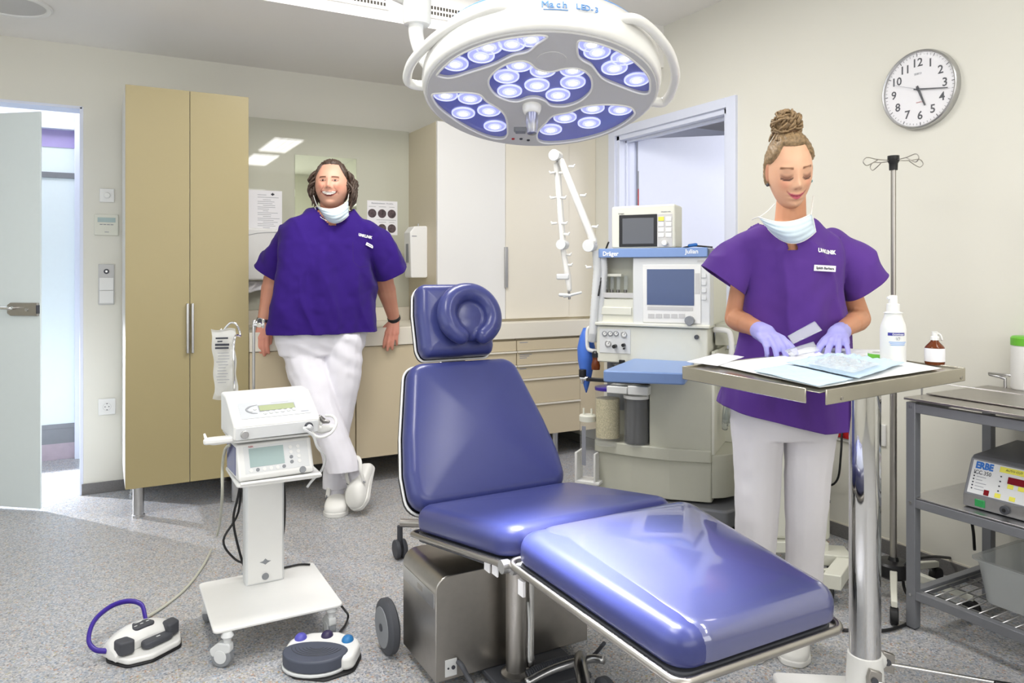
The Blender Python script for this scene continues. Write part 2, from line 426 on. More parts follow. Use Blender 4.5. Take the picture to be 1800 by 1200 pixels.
# door to the side room (right wall)
m = MB()
for (a, b_) in ((D0 - .07, D0), (D1, D1 + .07)): m.box(XR - .018, XR + .004, a, b_, 0, DH + .055)
m.box(XR - .018, XR + .004, D0, D1, DH, DH + .055)
m.box(XR, XR + .145, D0 - .002, D0 + .03, 0, DH).box(XR, XR + .145, D1 - .03, D1 + .002, 0, DH).box(XR, XR + .145, D0, D1, DH - .03, DH + .002)
m.box(XR + .05, XR + .065, D1 - .045, D1 - .03, 0, DH - .03).box(XR + .05, XR + .065, D0, D1, DH - .045, DH - .03)
df = struct(m, 'door_2', 'fray', .002)
# its leaf, swung open into the side room
MLf = T(XR + .15, D1 - .035, 0) @ Matrix.Rotation(radians(-43), 4, 'Z')
lf = tag(MB(MLf).box(0, .98, -.02, .02, .01, DH - .012).build('door_3', 'fray', None, .002), kind='structure')
MB(MLf).box(.004, .010, -.0225, -.019, 1.62, 1.92).build('hinge_strip', 'grey', lf)
MB(MLf).box(.001, .004, -.0215, -.019, .2, DH - .02).build('leaf_gasket', 'bgrey', lf)
MB(MLf).box(.0035, .0105, -.0232, -.0224, 1.68, 1.80).build('lock_keeper', 'red', lf)
struct(MB().box(XR + .14, 7, 4.96, 5.06, 0, 2.6), 'wall_side_room_back', 'fray')
struct(MB().box(6.9, 7, 1.5, 5, 0, 2.6), 'wall_side_room_right', 'fray')
struct(MB().box(XR + .14, 7, 1.4, 1.5, 0, 2.6), 'wall_side_room_front', 'fray')
struct(MB().box(XR + .14, 7, 1.4, 5.06, 2.5, 2.6), 'ceiling_side_room', 'ceil')
# corridor beyond the glass door
struct(MB().box(-3.2, 1.6, 7.9, 8.0, 0, 2.7), 'wall_corridor_end', 'fray')
struct(MB().box(1.5, 1.6, YB + .14, 7.9, 0, 2.7), 'wall_corridor_right', 'fray')
struct(MB().box(-3.3, -3.2, YB, 8, 0, 2.7), 'wall_corridor_left', 'fray')
struct(MB().box(-3.2, XL - .1, YB, YB + .14, 0, 2.7), 'wall_corridor_front', 'fray')
struct(MB().box(-3.3, 1.6, YB + .14, 8, 2.6, 2.7), 'ceiling_corridor', 'ceil')
struct(MB().box(-.103, -.085, YB - .001, YB + .145, 0, DT).box(-1.12, -.09, YB - .001, YB + .145, DT - .012, DT + .004), 'door_4', 'fray', .002)
# second doorway across the corridor, seen through the gap: frame, transom, board and glass
YC = 5.72
a0 = pY(131, 300, YC).x; a1 = pY(143, 300, YC).x + .12; zt = pY(100, 213, YC).z; zi = pY(100, 226, YC).z
m = MB().box(a0, 1.5, YC, YC + .1, 0, 2.6).box(-3.2, a0, YC, YC + .1, zi, zt + .0)
m.box(-3.2, a0, YC + .01, YC + .1, zt, 2.6)
struct(m, 'door_5', 'fray', .003)
zz = [pY(100, y, YC + .06).z for y in (228, 259, 303, 313, 745, 753, 779, 842)]
q = thing('corridor_glass_door', 'tall glazed door with lilac top panel across the bright corridor', 'glass door', (a0 - .7, YC + .06, 0))
MB().box(-3.1, a0, YC + .05, YC + .07, zz[1], zz[0]).build('top_panel', 'purplepanel', q)
MB().box(-3.1, a0, YC + .045, YC + .075, zz[3], zz[2]).build('rail', 'bgrey', q, .002)
MB().box(-3.1, a0, YC + .055, YC + .065, zz[2], zz[1]).box(-3.1, a0, YC + .055, YC + .065, zz[4], zz[3]).build('glass_panel', 'pane', q)
MB().box(-3.1, a0, YC + .045, YC + .075, zz[5], zz[4]).build('bottom_rail', 'bgrey', q, .002)
MB().box(-3.1, a0, YC + .05, YC + .07, zz[6], zz[5]).build('kick_strip', 'bgrey', q)
MB().box(-3.1, a0, YC + .05, YC + .07, 0.0, zz[6]).build('kick_board', 'woodp', q)
# frosted glass leaf standing open
fe = W(-.631 * 3.88, 3.88, 0); dv = Vector((-.784, .640, 0)).normalized()
ang = math.atan2(dv.y, dv.x)
gl = thing('glass_door', 'frosted glass door leaf standing open at the left edge of the room', 'door', fe, ang)
Mg = WM[gl.name]
MB(Mg).box(0, .95, -.005, .005, .012, 2.075).build('glass_leaf', 'pane', gl, .001)
Mh = Mg.copy()
def gp(px, py, off=.006): return hit(Mg, 1, off, px, py)
p0, p1 = gp(16, 532), gp(69, 555)
x0, x1 = min(p0.x, p1.x), max(p0.x, p1.x)
hz0, hz1 = gp(69, 555).z, gp(69, 532).z
hd = MB(Mg).prism([(x0, hz0), (x1 - .02, hz0), (x1, hz0 + .012), (x1, hz1 - .012), (x1 - .02, hz1), (x0, hz1)], .005, .02, 1).build('lock_case', 'steel', gl, .002)
MB(Mg).box(x0 - .002, x0 + .006, .004, .021, hz0 + .012, hz1 - .012).build('latch', 'dgrey', hd)
c = gp(47, 544, .02); MB(Mg).cyl((c.x, .02, c.z), (c.x, .025, c.z), .009).build('keyhole_rose', 'alu', hd)
c = gp(27, 541, .02); MB(Mg).tube([(c.x, .02, c.z), (c.x, .05, c.z), (c.x + .02, .058, c.z), (c.x + .13, .058, c.z + .002)], .0085, smooth=5).build('lever_handle', 'chrome', hd)
# ceiling vents in the soffit face
def vent(xa, xb, lab):
    t = thing('ceiling_vent', lab, 'vent', ((xa + xb) / 2, 3.58, 2.6), group=None)
    MB().box(xa - .01, xb + .01, 3.568, 3.58, 2.552, 2.635).build('vent_frame', 'ceil', t, .002)
    m = MB(); x = xa + .01
    while x < xb - .014:
        m.box(x, x + .010, 3.5655, 3.57, 2.568, 2.584).box(x, x + .010, 3.5655, 3.57, 2.596, 2.612); x += .0168
    m.build('vent_slots', 'edge', t)  # dark blocks drawn as the vent slots
vent(.62, 1.257, 'slotted air vent in the ceiling step, left of the white lamp arm')
vent(1.463, 2.15, 'slotted air vent in the ceiling step, partly behind the operating lamp')
t = thing('ceiling_speaker', 'round grey ceiling speaker grille above the glass door', 'speaker', (-.38, 4.2, SOF))
MB().lathe([(.18, 0), (.18, -.008), (.172, -.014), (.155, -.012), (.152, -.006)], (-.38, 4.2, SOF), 48).build('rim', 'white', t)
MB().lathe([(.153, 0), (.153, -.007), (.10, -.010), (.001, -.012)], (-.38, 4.2, SOF), 48).build('grille', 'lgrey', t)
for i, (x, y, w, l, lab) in enumerate([(1.85, .55, .32, 1.0, 'ceiling strip lamp reflected in the splashback, nearer the back wall'), (1.85, -.75, .32, 1.0, 'ceiling strip lamp reflected in the splashback, farther from the back wall'), (.1, 1.6, .32, 1.2, 'unseen ceiling strip lamp above the trolley with two consoles, brightening the back of the room'), (1.3, 2.95, 1.2, .32, 'unseen ceiling strip lamp added above the treatment chair to brighten the cabinets')]):  # last two lamps are unseen; the final one is added to brighten the cabinets
    t = thing('ceiling_lamp', lab, 'ceiling lamp', (x, y, CEIL), group='ceiling strip lamps')
    MB().box(x - w / 2 - .02, x + w / 2 + .02, y - l / 2 - .02, y + l / 2 + .02, CEIL - .03, CEIL).build('housing', 'white', t, .003)
    MB().box(x - w / 2, x + w / 2, y - l / 2, y + l / 2, CEIL - .034, CEIL - .03).build('diffuser', 'lemit', t)
    m = MB()
    for k in range(1, 4): m.box(x - w / 2 + w * k / 4 - .003, x - w / 2 + w * k / 4 + .003, y - l / 2, y + l / 2, CEIL - .037, CEIL - .034)
    m.build('louver', 'alu', t)
# ================================================================ CABINETS
YF = 4.2; CX = [.106, .405, .698]
def cabinet(nm, lab, cat, x0, x1, yf, z0, z1, bodymat, group=None):
    t = thing(nm, lab, cat, ((x0 + x1) / 2, yf + .25, 0), group=group)
    MB().box(x0, x1, yf + .02, YB - .002 if yf > 4.25 else YB - .01, z0, z1).build('body', bodymat, t, .001)
    return t
t = cabinet('tall_cabinet', 'tall beige two-door cabinet on metal feet beside the glass doorway', 'cabinet', CX[0], CX[2], YF, .155, 2.18, 'whitelam')
for a, b_, hx in ((CX[0], CX[1], CX[1] - .012), (CX[1], CX[2], CX[1] + .012)):
    d = MB().box(a + .0015, b_ - .0015, YF, YF + .019, .153, 2.18).build('door', 'beige', t, .001)
    MB().box(hx - .006, hx + .006, YF - .022, YF, .822, 1.079).build('handle', 'alu', d, .002)
for fx, fy in ((.167, 4.235), (.64, 4.235), (.167, 4.70), (.64, 4.70)):
    MB().lathe([(.026, .003), (.03, .0), (.03, .012), (.026, .015), (.026, .155)], (fx, fy, 0), 24).build('leg', 'alu', t)
ZB, ZC, ZT = .165, .81, .915
def feet(t, xs):
    for fx in xs: MB().cyl((fx, 4.27, 0), (fx, 4.27, ZB), .024).build('leg', 'alu', t)
for x0, x1, lab in ((.70, 1.285, 'beige base cabinet door next to the tall cabinet, behind the leaning man'), (1.289, 1.85, 'beige base cabinet door right of the leaning man, behind the chair back')):
    t = cabinet('base_cabinet', lab, 'cabinet', x0, x1, YF, ZB, ZC, 'beige2')
    MB().box(x0 + .0015, x1 - .0015, YF, YF + .019, ZB - .003, ZC - .004).build('door', 'beige2', t, .001); feet(t, [x1 - .06])
DZ = [.806, .728, .636, .544, .378, .168]
for x0, x1, lab in ((1.853, 2.346, 'beige drawer unit half hidden behind the blue headrest'), (2.35, 2.84, 'beige five-drawer unit beside the anaesthesia machine')):
    t = cabinet('drawer_unit', lab, 'drawer unit', x0, x1, YF, ZB, ZC, 'beige2'); feet(t, [x1 - .16])
    for i in range(5):
        d = MB().box(x0 + .0015, x1 - .0015, YF, YF + .019, DZ[i + 1] + .003, DZ[i] - .010).build('drawer', 'beige2', t, .001)
        if i < 4: MB().box(x0 + .002, x1 - .002, YF - .012, YF + .01, DZ[i + 1] - .009, DZ[i + 1] + .001).build('handle', 'cream', d, .001)
        if x0 > 2.2 and i < 3:
            for k, (nn, ww) in enumerate([((1, .06), (.0, 0)), ((3, .09), (0, 0)), ((1, .05), (0, 0))][i][0:1]):
                m = MB()
                for r_ in range(nn): m.box(x0 + .02, x0 + .02 + ww * (1 - .2 * r_), YF - .0006, YF, DZ[i] - .026 - .011 * r_, DZ[i] - .021 - .011 * r_)
                m.build('lettering', 'gink', d)
struct(MB().box(2.842, XR, YF + .004, YF + .024, ZB, ZC), 'trim_2', 'beige2')
t = thing('worktop', 'long cream worktop with raised back edge behind the leaning man', 'worktop', (1.9, 4.4, ZC))
MB().box(.699, XR - .001, YF - .012, YB - .001, ZC, ZT).build('slab', 'cream', t, .004)
MB().box(.699, 1.832, YB - .022, YB - .001, ZT, 1.005).build('upstand', 'cream', t, .002)
sp = MB().box(.70, 1.834, YB - .009, YB - .001, 1.006, 2.19).build('glass_splashback', 'bglass', None, .001)
tag(sp, 'large glossy grey-green glass splashback panel behind the man', 'splashback')
t = thing('mirror', 'frameless rectangular mirror behind the smiling man', 'mirror', (1.27, YB - .012, 1.2))
MB().box(1.07, 1.467, YB - .015, YB - .0095, 1.15, 1.98).build('mirror_glass', 'mirror', t, .001)
t = thing('upper_cabinet', 'tall two-door upper cabinet standing over the worktop', 'cabinet', (2.36, 4.5, .93))
MB().box(1.834, XR - .001, 4.313, YB - .001, ZT + .001, 2.18).build('body', 'sidelam', t, .001)
MB().box(2.813, XR - .002, 4.300, 4.314, .93, 2.18).build('filler_panel', 'cream', t, .001)
for a, b_, mt, hx in ((1.834, 2.317, 'whitelam', 2.305), (2.317, 2.812, 'cream', None)):
    d = MB().box(a + .001, b_ - .0015, 4.293, 4.312, .932, 2.18).build('door', mt, t, .001)
    if hx: MB().box(hx, hx + .02, 4.272, 4.293, 1.138, 1.402).build('handle', 'alu', d, .002)
# papers and dispensers
def lines(m, M0, x0, x1, zs, h=.0022):
    old = m.M; m.M = M0
    for z, a, b_ in zs: m.box(x0 + (x1 - x0) * a, x0 + (x1 - x0) * b_, -.0006, 0, z, z + h)
    m.M = old; return m
yg = YB - .0095
t = thing('paper_notice', 'white printed notice taped above the towel dispenser', 'notice', (.885, yg, 1.45))
MB().box(.782, .992, yg - .0012, yg, 1.447, 1.744).build('sheet', 'paper', t)
m = MB(); rnd = random.Random(3)
lines(m, T(0, yg - .0012, 0), .782, .992, [(1.715, .3, .55), (1.70, .3, .9)] + [(1.685 - .0115 * k, .30 if k % 3 else .45, rnd.uniform(.6, .93)) for k in range(19)])
m.build('lettering', 'gink', t)
m = MB(); m.M = T(0, yg - .0012, 0); m.box(.925, .945, -.0006, 0, 1.717, 1.726).box(.932, .938, -.0006, 0, 1.713, 1.731); m.build('logo', 'ink', t)
t = thing('hand_care_poster', 'poster with round photographs on the splashback behind the man\'s shoulder', 'poster', (1.64, yg, 1.48))
MB().box(1.541, 1.751, yg - .0012, yg, 1.487, 1.713).build('sheet', 'paper', t)
for i in range(3):
    for j in range(2): MB().cyl((1.575 + .068 * i, yg - .002, 1.628 - .098 * j), (1.575 + .068 * i, yg - .0012, 1.628 - .098 * j), .029, n=28).build('picture', 'photo', t)
text('Händedesinfektion - Produkte', .0125, T(1.645, yg - .002, 1.696) @ FACEY, 'gink', t)
m = MB(); lines(m, T(0, yg - .0012, 0), 1.541, 1.751, [(1.672, .05, .28), (1.672, .38, .62), (1.672, .72, .9), (1.585, .3, .95), (1.57, .38, .62), (1.57, .72, .9)]); m.build('caption', 'gink', t)
t = thing('soap_dispenser', 'white wall soap dispenser on the upper cabinet side, right of the man', 'dispenser', (1.78, 4.5, 1.2))
b1 = MB().prism(rpoly([(1.835, 1.203), (1.722, 1.203), (1.715, 1.49), (1.745, 1.53), (1.835, 1.535)], .012), 4.452, 4.562, 1).build('case', 'white', t, .006, seg=3)
MB().box(1.7165, 1.7205, 4.485, 4.53, 1.30, 1.42).build('level_window', 'grey', t, .001)
MB().box(1.728, 1.76, 4.4505, 4.4525, 1.465, 1.47).build('lettering', 'gink', t)
MB().cyl((1.79, 4.5, 1.53), (1.79, 4.5, 1.55), .005).build('lock_pin', 'alu', t)
t = thing('towel_dispenser', 'white paper towel dispenser beside the tall cabinet, with teal window', 'dispenser', (.87, 4.7, 1.2))
MB().prism(rpoly([(.745, 1.19), (.955, 1.19), (.975, 1.36), (.965, 1.50), (.745, 1.505)], .02), yg - .13, yg - .001, 1).build('case', 'white', t, .012, seg=3)
MB().prism([(.925, 1.2), (.958, 1.2), (.972, 1.33), (.952, 1.33)], yg - .1312, yg - .1295, 1).build('level_window', 'teal', t)
MB().tube([(.75, yg - .131, 1.455), (.84, yg - .132, 1.475), (.96, yg - .131, 1.48)], .0012, smooth=5).build('seam', 'grey', t)
m = MB()
m.grid(lambda u, v: Vector((.77 + .09 * u + .01 * sin(6 * v), yg - .08 + .012 * sin(9 * u + 3 * v), 1.185 - .075 * v * (1 - .3 * u))), 12, 8)
tag(m.build('paper_towel', 'paper', None, 0, 180, solid=.001), 'crumpled paper towel hanging out under the towel dispenser', 'paper towel')
# wall fittings left
yw = YB
def wp(px, py): p = pY(px, py, yw); return p.x, p.z
def plate(nm, lab, cat, a, b_, mt='white', dep=.012):
    x0, z1 = wp(*a); x1, z0 = wp(*b_)
    t = thing(nm, lab, cat, ((x0 + x1) / 2, yw, z0)); MB().box(x0, x1, yw - dep, yw, z0, z1).build('cover', mt, t, .003)
    return t, x0, x1, z0, z1
t, x0, x1, z0, z1 = plate('thermostat', 'small white room control with round dial, topmost of the wall fittings', 'thermostat', (175, 331), (201, 356), 'white')
MB().lathe([(.017, 0), (.017, -.008), (.014, -.011), (.001, -.0115)], ((x0 + x1) / 2, yw - .012, (z0 + z1) / 2), 24, 1).build('dial', 'white', t)
t, x0, x1, z0, z1 = plate('climate_panel', 'white climate panel with grey-green display below the round dial control', 'control panel', (166, 376), (208, 414), 'mach')
w, h = x1 - x0, z1 - z0
MB().box(x0 + .13 * w, x1 - .12 * w, yw - .0135, yw - .012, z1 - .38 * h, z1 - .16 * h).build('display', 'lcd2', t)
m = MB()
for k in range(4): m.box(x0 + (.22 + .15 * k) * w, x0 + (.34 + .15 * k) * w, yw - .013, yw - .012, z1 - .51 * h, z1 - .47 * h)
m.build('buttons', 'grey', t); MB().box(x0 + .42 * w, x0 + .6 * w, yw - .0126, yw - .012, z0 + .14 * h, z0 + .17 * h).build('lettering', 'gink', t)
t, x0, x1, z0, z1 = plate('light_switch', 'white two-rocker light switch with key switch above', 'light switch', (173, 464), (201, 535), 'lgrey')
w, h = x1 - x0, z1 - z0
for k in (0, 1): MB().box(x0 + .06 * w, x1 - .06 * w, yw - .017, yw - .011, z0 + (.04 + .32 * k) * h, z0 + (.345 + .32 * k) * h).build('rocker', 'white', t, .001)
MB().cyl(((x0 + x1) / 2, yw - .016, z1 - .18 * h), ((x0 + x1) / 2, yw - .012, z1 - .18 * h), .014).build('key_switch', 'dgrey', t)
MB().cyl(((x0 + x1) / 2, yw - .019, z1 - .18 * h), ((x0 + x1) / 2, yw - .016, z1 - .18 * h), .006).build('key_slot', 'alu', t)
t, x0, x1, z0, z1 = plate('wall_socket', 'white wall socket low on the wall beside the tall cabinet', 'socket', (173, 701), (203, 727))
c = ((x0 + x1) / 2, (z0 + z1) / 2)
MB().lathe([(.021, 0), (.021, -.0016), (.0195, -.0016), (.0195, -.0004)], (c[0], yw - .012, c[1]), 28, 1, False).build('well_rim', 'lgrey', t)
MB().cyl((c[0] - .0095, yw - .0128, c[1]), (c[0] - .0095, yw - .012, c[1]), .0028).cyl((c[0] + .0095, yw - .0128, c[1]), (c[0] + .0095, yw - .012, c[1]), .0028).box(c[0] - .003, c[0] + .003, yw - .013, yw - .012, c[1] + .015, c[1] + .021).box(c[0] - .003, c[0] + .003, yw - .013, yw - .012, c[1] - .021, c[1] - .015).build('contacts', 'dgrey', t)
# ---------------------------------------------------------------- clock
cc = pX(1620, 158, XR); t = thing('wall_clock', 'round white wall clock in a silver rim on the right wall', 'clock', cc)
def ck(z): return T(XR - z, cc.y, cc.z)
MB().lathe([(.153, 0), (.166, 0), (.167, -.014), (.164, -.028), (.160, -.031), (.1555, -.029), (.154, -.022)], (XR, cc.y, cc.z), 64, 0, False).build('rim', 'alu', t)
MB().cyl((XR, cc.y, cc.z), (XR - .02, cc.y, cc.z), .1545, n=64).build('clock_face', 'paper', t)
xf = XR - .0205
TICK = radians(-3)
def cp(a, r): return (cc.y - sin(a) * r, cc.z + cos(a) * r)
for h in range(1, 13):
    y, z = cp(2 * pi * h / 12 + TICK, .112)
    text(str(h), .049, T(xf, y, z) @ FACEX, 'ink', t, 'numeral', wt=.0007)
m = MB()
for k in range(60):
    a = 2 * pi * k / 60 + TICK; y, z = cp(a, .146); m.M = T(xf, y, z) @ Matrix.Rotation(a, 4, 'X'); L = .006 if k % 5 == 0 else .0035; w = .0014 if k % 5 == 0 else .0006
    m.box(-.0008, 0, -w, w, -L, L)
m.build('minute_marks', 'ink', t)
text('SEIKO', .0125, T(xf, *cp(TICK, .066)) @ FACEX, 'gink', t)
text('QUARTZ', .007, T(xf, *cp(pi + TICK, .055)) @ FACEX, 'red', t)
def hand_(a, L, w, tail, x, nm, mt):
    m = MB(T(XR - x, cc.y, cc.z) @ Matrix.Rotation(a, 4, 'X')); m.prism([(-w, -tail), (w, -tail), (w * .6, L), (-w * .6, L)], -.001, .001, 0); m.build(nm, mt, t)
hand_(radians(5 * 30 + 8), .078, .0052, .015, .024, 'hour_hand', 'ink')
hand_(radians(17 * 6 - 3), .128, .0032, .018, .027, 'minute_hand', 'ink')
hand_(radians(290), .12, .0008, .02, .029, 'second_hand', 'gink')
MB().cyl((XR - .02, cc.y, cc.z), (XR - .031, cc.y, cc.z), .006).build('hand_hub', 'ink', t)
MB().cyl((XR - .0305, cc.y, cc.z), (XR - .0312, cc.y, cc.z), .1555, n=64).build('glass_cover', mat('clock_glass', 'ffffff', .03, alpha=.04, var=0), t)
# ================================================================ OPERATING LAMP
ML = T(W(.0777, 2.0, 1.722)) @ MC @ Matrix.Rotation(radians(-15.5), 4, 'X')
t = lamp = thing('operating_lamp', 'large round white ceiling-mounted operating lamp with lit blue-backed lenses over the chair', 'operating lamp', W(.0777, 2.0, 1.722))
RL = .316
m = MB(ML)
m.lathe([(RL - .012, 0), (RL, .006), (RL + .003, .02), (RL - .002, .075), (RL - .02, .105), (RL - .06, .128), (.16, .15), (.10, .158), (.001, .16)], n=72)
m.build('housing', 'lwhite', t, 0, 30)
MB(ML).lathe([(RL - .016, -.001), (RL - .011, -.006), (RL - .003, -.003), (RL, .006)], n=72, caps=False).build('rim', 'lwhite', t, 0, 180)
MB(ML).lathe([(RL - .035, .114), (RL - .03, .118), (.17, .15), (.172, .152), (.16, .153)], n=72, caps=False).build('top_ring', 'tint', t, 0, 180)
def lp(cx, cy): return hit(ML, 2, 0, 700 + cx / 3.6, cy / 3.6)
panels = [
 [(252, 440), (262, 462), (340, 470), (480, 428), (610, 385), (720, 330), (820, 305), (880, 255), (942, 212), (905, 186), (800, 195), (640, 228), (480, 280), (350, 345)],
 [(1138, 238), (1135, 320), (1165, 360), (1225, 395), (1290, 475), (1400, 525), (1520, 568), (1578, 570), (1592, 540), (1585, 470), (1530, 400), (1430, 320), (1300, 262), (1200, 238)],
 [(570, 505), (600, 440), (680, 385), (770, 362), (830, 375), (880, 415), (960, 432), (1060, 410), (1150, 415), (1205, 450), (1226, 500), (1215, 560), (1150, 620), (1060, 652), (970, 650), (930, 620), (880, 600), (820, 602), (760, 622), (690, 615), (610, 575)],
 [(215, 580), (260, 568), (400, 562), (510, 575), (560, 620), (640, 670), (680, 720), (692, 790), (688, 840), (650, 860), (560, 845), (430, 785), (310, 705), (240, 640)],
 [(878, 850), (885, 810), (930, 760), (980, 712), (1080, 690), (1190, 650), (1330, 640), (1450, 652), (1490, 680), (1485, 715), (1400, 780), (1280, 835), (1130, 875), (980, 888), (900, 880)]]
PZ = -.010
def to_mesh_bool(slab, cutters):
    o = bpy.data.objects.new('tmp', slab.mesh()); c = bpy.data.objects.new('tmp2', cutters.mesh()); COL.objects.link(o); COL.objects.link(c)
    q = o.modifiers.new('b', 'BOOLEAN'); q.operation = 'DIFFERENCE'; q.object = c; q.solver = 'EXACT'
    me = bpy.data.meshes.new_from_object(o.evaluated_get(bpy.context.evaluated_depsgraph_get()))
    bpy.data.objects.remove(o); bpy.data.objects.remove(c); me.materials.clear(); return me
cut = MB(ML); qs = []
for P in panels:
    q = [lp(*p).to_2d() for p in P]
    q = [p if p.length < RL - .024 else p.normalized() * (RL - .024) for p in q]
    sm_ = []; n_ = len(q)
    for i in range(n_):
        p0, p1, p2, p3 = q[i - 1], q[i], q[(i + 1) % n_], q[(i + 2) % n_]
        for k in range(4):
            u = k / 4; sm_.append(.5 * (2 * p1 + (p2 - p0) * u + (2 * p0 - 5 * p1 + 4 * p2 - p3) * u * u + (3 * p1 - p0 - 3 * p2 + p3) * u ** 3))
    qs.append(sm_); cut.prism([tuple(p) for p in sm_], -.03, -.0012)
slab = MB(ML).lathe([(.001, PZ), (RL - .013, PZ), (RL - .011, PZ + .003), (RL - .011, .004), (.001, .004)], n=96)
link(to_mesh_bool(slab, cut), 'face_plate', 'lgrey', t, 0, 30)
for sm_ in qs:
    MB(ML).prism([tuple(p) for p in inset(sm_, -.002)], -.0018, -.0002).build('lens_panel', 'lpanel', t)
    MB(ML).tube([(p.x, p.y, PZ) for p in sm_], .0030, 8, True).build('panel_rim', 'lwhite', t, 0, 180)
leds = [(835, 208), (545, 262), (720, 265), (525, 342), (345, 388), (1240, 252), (1258, 318), (1445, 350), (1368, 420), (1510, 495), (765, 400), (915, 437), (1105, 432), (685, 475), (1105, 512), (705, 568), (878, 530), (1010, 592),
        (300, 592), (455, 612), (575, 692), (412, 708), (612, 790), (1230, 675), (1405, 684), (1055, 735), (1208, 770), (965, 812)]
proto = None
for i, c in enumerate(leds):
    p = lp(*c); q_ = Vector((p.x, p.y)).length
    if q_ > RL - .046: p.x *= (RL - .046) / q_; p.y *= (RL - .046) / q_
    m = MB(ML @ T(p.x, p.y, -.0018)); n = 28
    rr = [(.0335, 0), (.0330, -.004), (.0305, -.0045), (.029, -.0025), (.021, -.0028), (.0195, -.0048), (.012, -.0055), (.0105, -.0030), (.0085, -.0035), (.008, -.0052), (.0005, -.0056)]
    vs = [[m.v((r * cos(2 * pi * k / n), r * sin(2 * pi * k / n), z)) for k in range(n)] for r, z in rr]
    mi = [0, 0, 0, 1, 1, 0, 2, 1, 0, 2]
    for a in range(len(rr) - 1):
        m.mi = mi[a]
        for k in range(n): m.f([vs[a][k], vs[a][(k + 1) % n], vs[a + 1][(k + 1) % n], vs[a + 1][k]])
    m.mi = 2; m.f(vs[-1])
    m.build('led_lens', ['lens2', 'lens3', 'lens'], t, 0, 50)
c = lp(970, 355); MB(ML).cyl((c.x, c.y, PZ - .0015), (c.x, c.y, -.0005), .037, n=36).build('service_cap', 'lgrey', t, .001)
c = lp(845, 650)
MB(ML).lathe([(.026, 0), (.026, -.02), (.021, -.032), (.0175, -.034)], (c.x, c.y, 0), 28).build('handle_socket', 'lwhite', t)
MB(ML).lathe([(.0165, -.03), (.0165, -.055), (.015, -.075), (.0135, -.08), (.013, -.092), (.009, -.094), (.001, -.094)], (c.x, c.y, 0), 24).build('handle_stub', 'alu', t)
a = lp(770, 800)
MB(ML).hexa([(a.x - .018, a.y - .018, PZ), (a.x + .02, a.y - .018, PZ), (a.x + .02, a.y + .012, PZ), (a.x - .018, a.y + .012, PZ)], [(a.x - .012, a.y - .01, -.02), (a.x + .016, a.y - .01, -.02), (a.x + .016, a.y + .008, -.02), (a.x - .012, a.y + .008, -.02)]).build('control_pad', 'bgrey', t, .001)
for (x, y), mt in zip(((727, 858), (777, 858), (823, 866)), ('red', 'ink', 'ink')):
    b_ = lp(x, y); MB(ML).cyl((b_.x, b_.y, PZ - .002), (b_.x, b_.y, 0), .0048, n=14).build('button', mt, t)
# camera-side writing on the rim band
def lrim(px, py, z, r):
    a = math.atan2(*(lambda q: (q.y, q.x))(hit(ML, 2, z, px, py))); return a
for s, ax, size, mt, off in (('Mach', 965, .025, 'tint', 0), ('LED-3', 1040, .021, 'bprint', 0)):
    xs = [-.036, -.018, 0, .018][:len(s)]
    for k, chh in enumerate(s):
        x = {'Mach': -.002 + .0150 * k, 'LED-3': .074 + .0115 * k}[s]
        th = -pi / 2 + (x - .0) / RL
        Mx = ML @ T(cos(th) * (RL + .0035), sin(th) * (RL + .0035), .052) @ Matrix.Rotation(th + pi / 2, 4, 'Z') @ FACEY @ Matrix.Rotation(radians(-4), 4, 'X')
        text(chh, size, Mx, 'tint', t, 'lettering', ext=.0012, xs=1)
m = MB(); th0 = -pi / 2 - .004 / RL - .006
m.rings([[ML @ Vector((cos(th0 + .0128 * k) * r, sin(th0 + .0128 * k) * r, z)) for r, z in ((RL + .0035, .0395), (RL + .0035, .0405), (RL + .001, .0405), (RL + .001, .0395))] for k in range(15)])
m.build('underline', 'tint', t)
# handles either side
def handle(P):
    pts = [hit(ML, 2, z, px, py) for px, py, z in P]
    MB(ML).tube(pts, [.016, .0135] + [.0125] * (len(pts) - 4) + [.0135, .016], 14, smooth=6).build('side_handle', 'lwhite', t, 0, 180)
handle([(925, 26, .055), (900, 17, .06), (868, 14, .062), (812, 36, .06), (765, 66, .055), (728, 104, .05), (717, 128, .045), (718, 144, .04), (735, 150, .035), (760, 150, .03)])
handle([(1066, 40, .055), (1092, 34, .06), (1118, 34, .06), (1145, 52, .058), (1172, 84, .052), (1184, 112, .048), (1187, 138, .044), (1178, 166, .04), (1164, 180, .035), (1140, 176, .03)])
# yoke arm rising to the ceiling column
a0 = ML @ Vector((-.27, .10, .10)); b0 = pd(738, 85, 2.12); b1 = pd(731, 55, 2.12); b2 = pd(735, 25, 2.12); b3 = pd(738, 5, 2.12)
MB().tube([a0, pd(752, 110, 2.1), b0, b1, b2], [.02, .021, .021, .021, .022], 16, smooth=6).build('curved_arm', 'lwhite', t, 0, 180)
MB().lathe([(.001, -.06), (.036, -.058), (.040, -.05), (.040, .03), (.032, .04), (.001, .042)], pd(733, 8, 2.12), 28).build('swivel_joint', 'lwhite', t)
e0 = pd(716, -8, 2.12); e1 = W(-.95, 2.0, 2.3)
MB().tube([pd(733, -6, 2.12), e0, e1], [.03, .03, .03], 18).build('spring_arm', 'lwhite', t)
MB().cyl(e1 - Vector((0, 0, .06)), (e1.x, e1.y, CEIL), .035).build('ceiling_column', 'lwhite', t)
MB().lathe([(.12, 0), (.12, -.03), (.1, -.05), (.001, -.05)], (e1.x, e1.y, CEIL), 36).build('ceiling_canopy', 'lwhite', t)
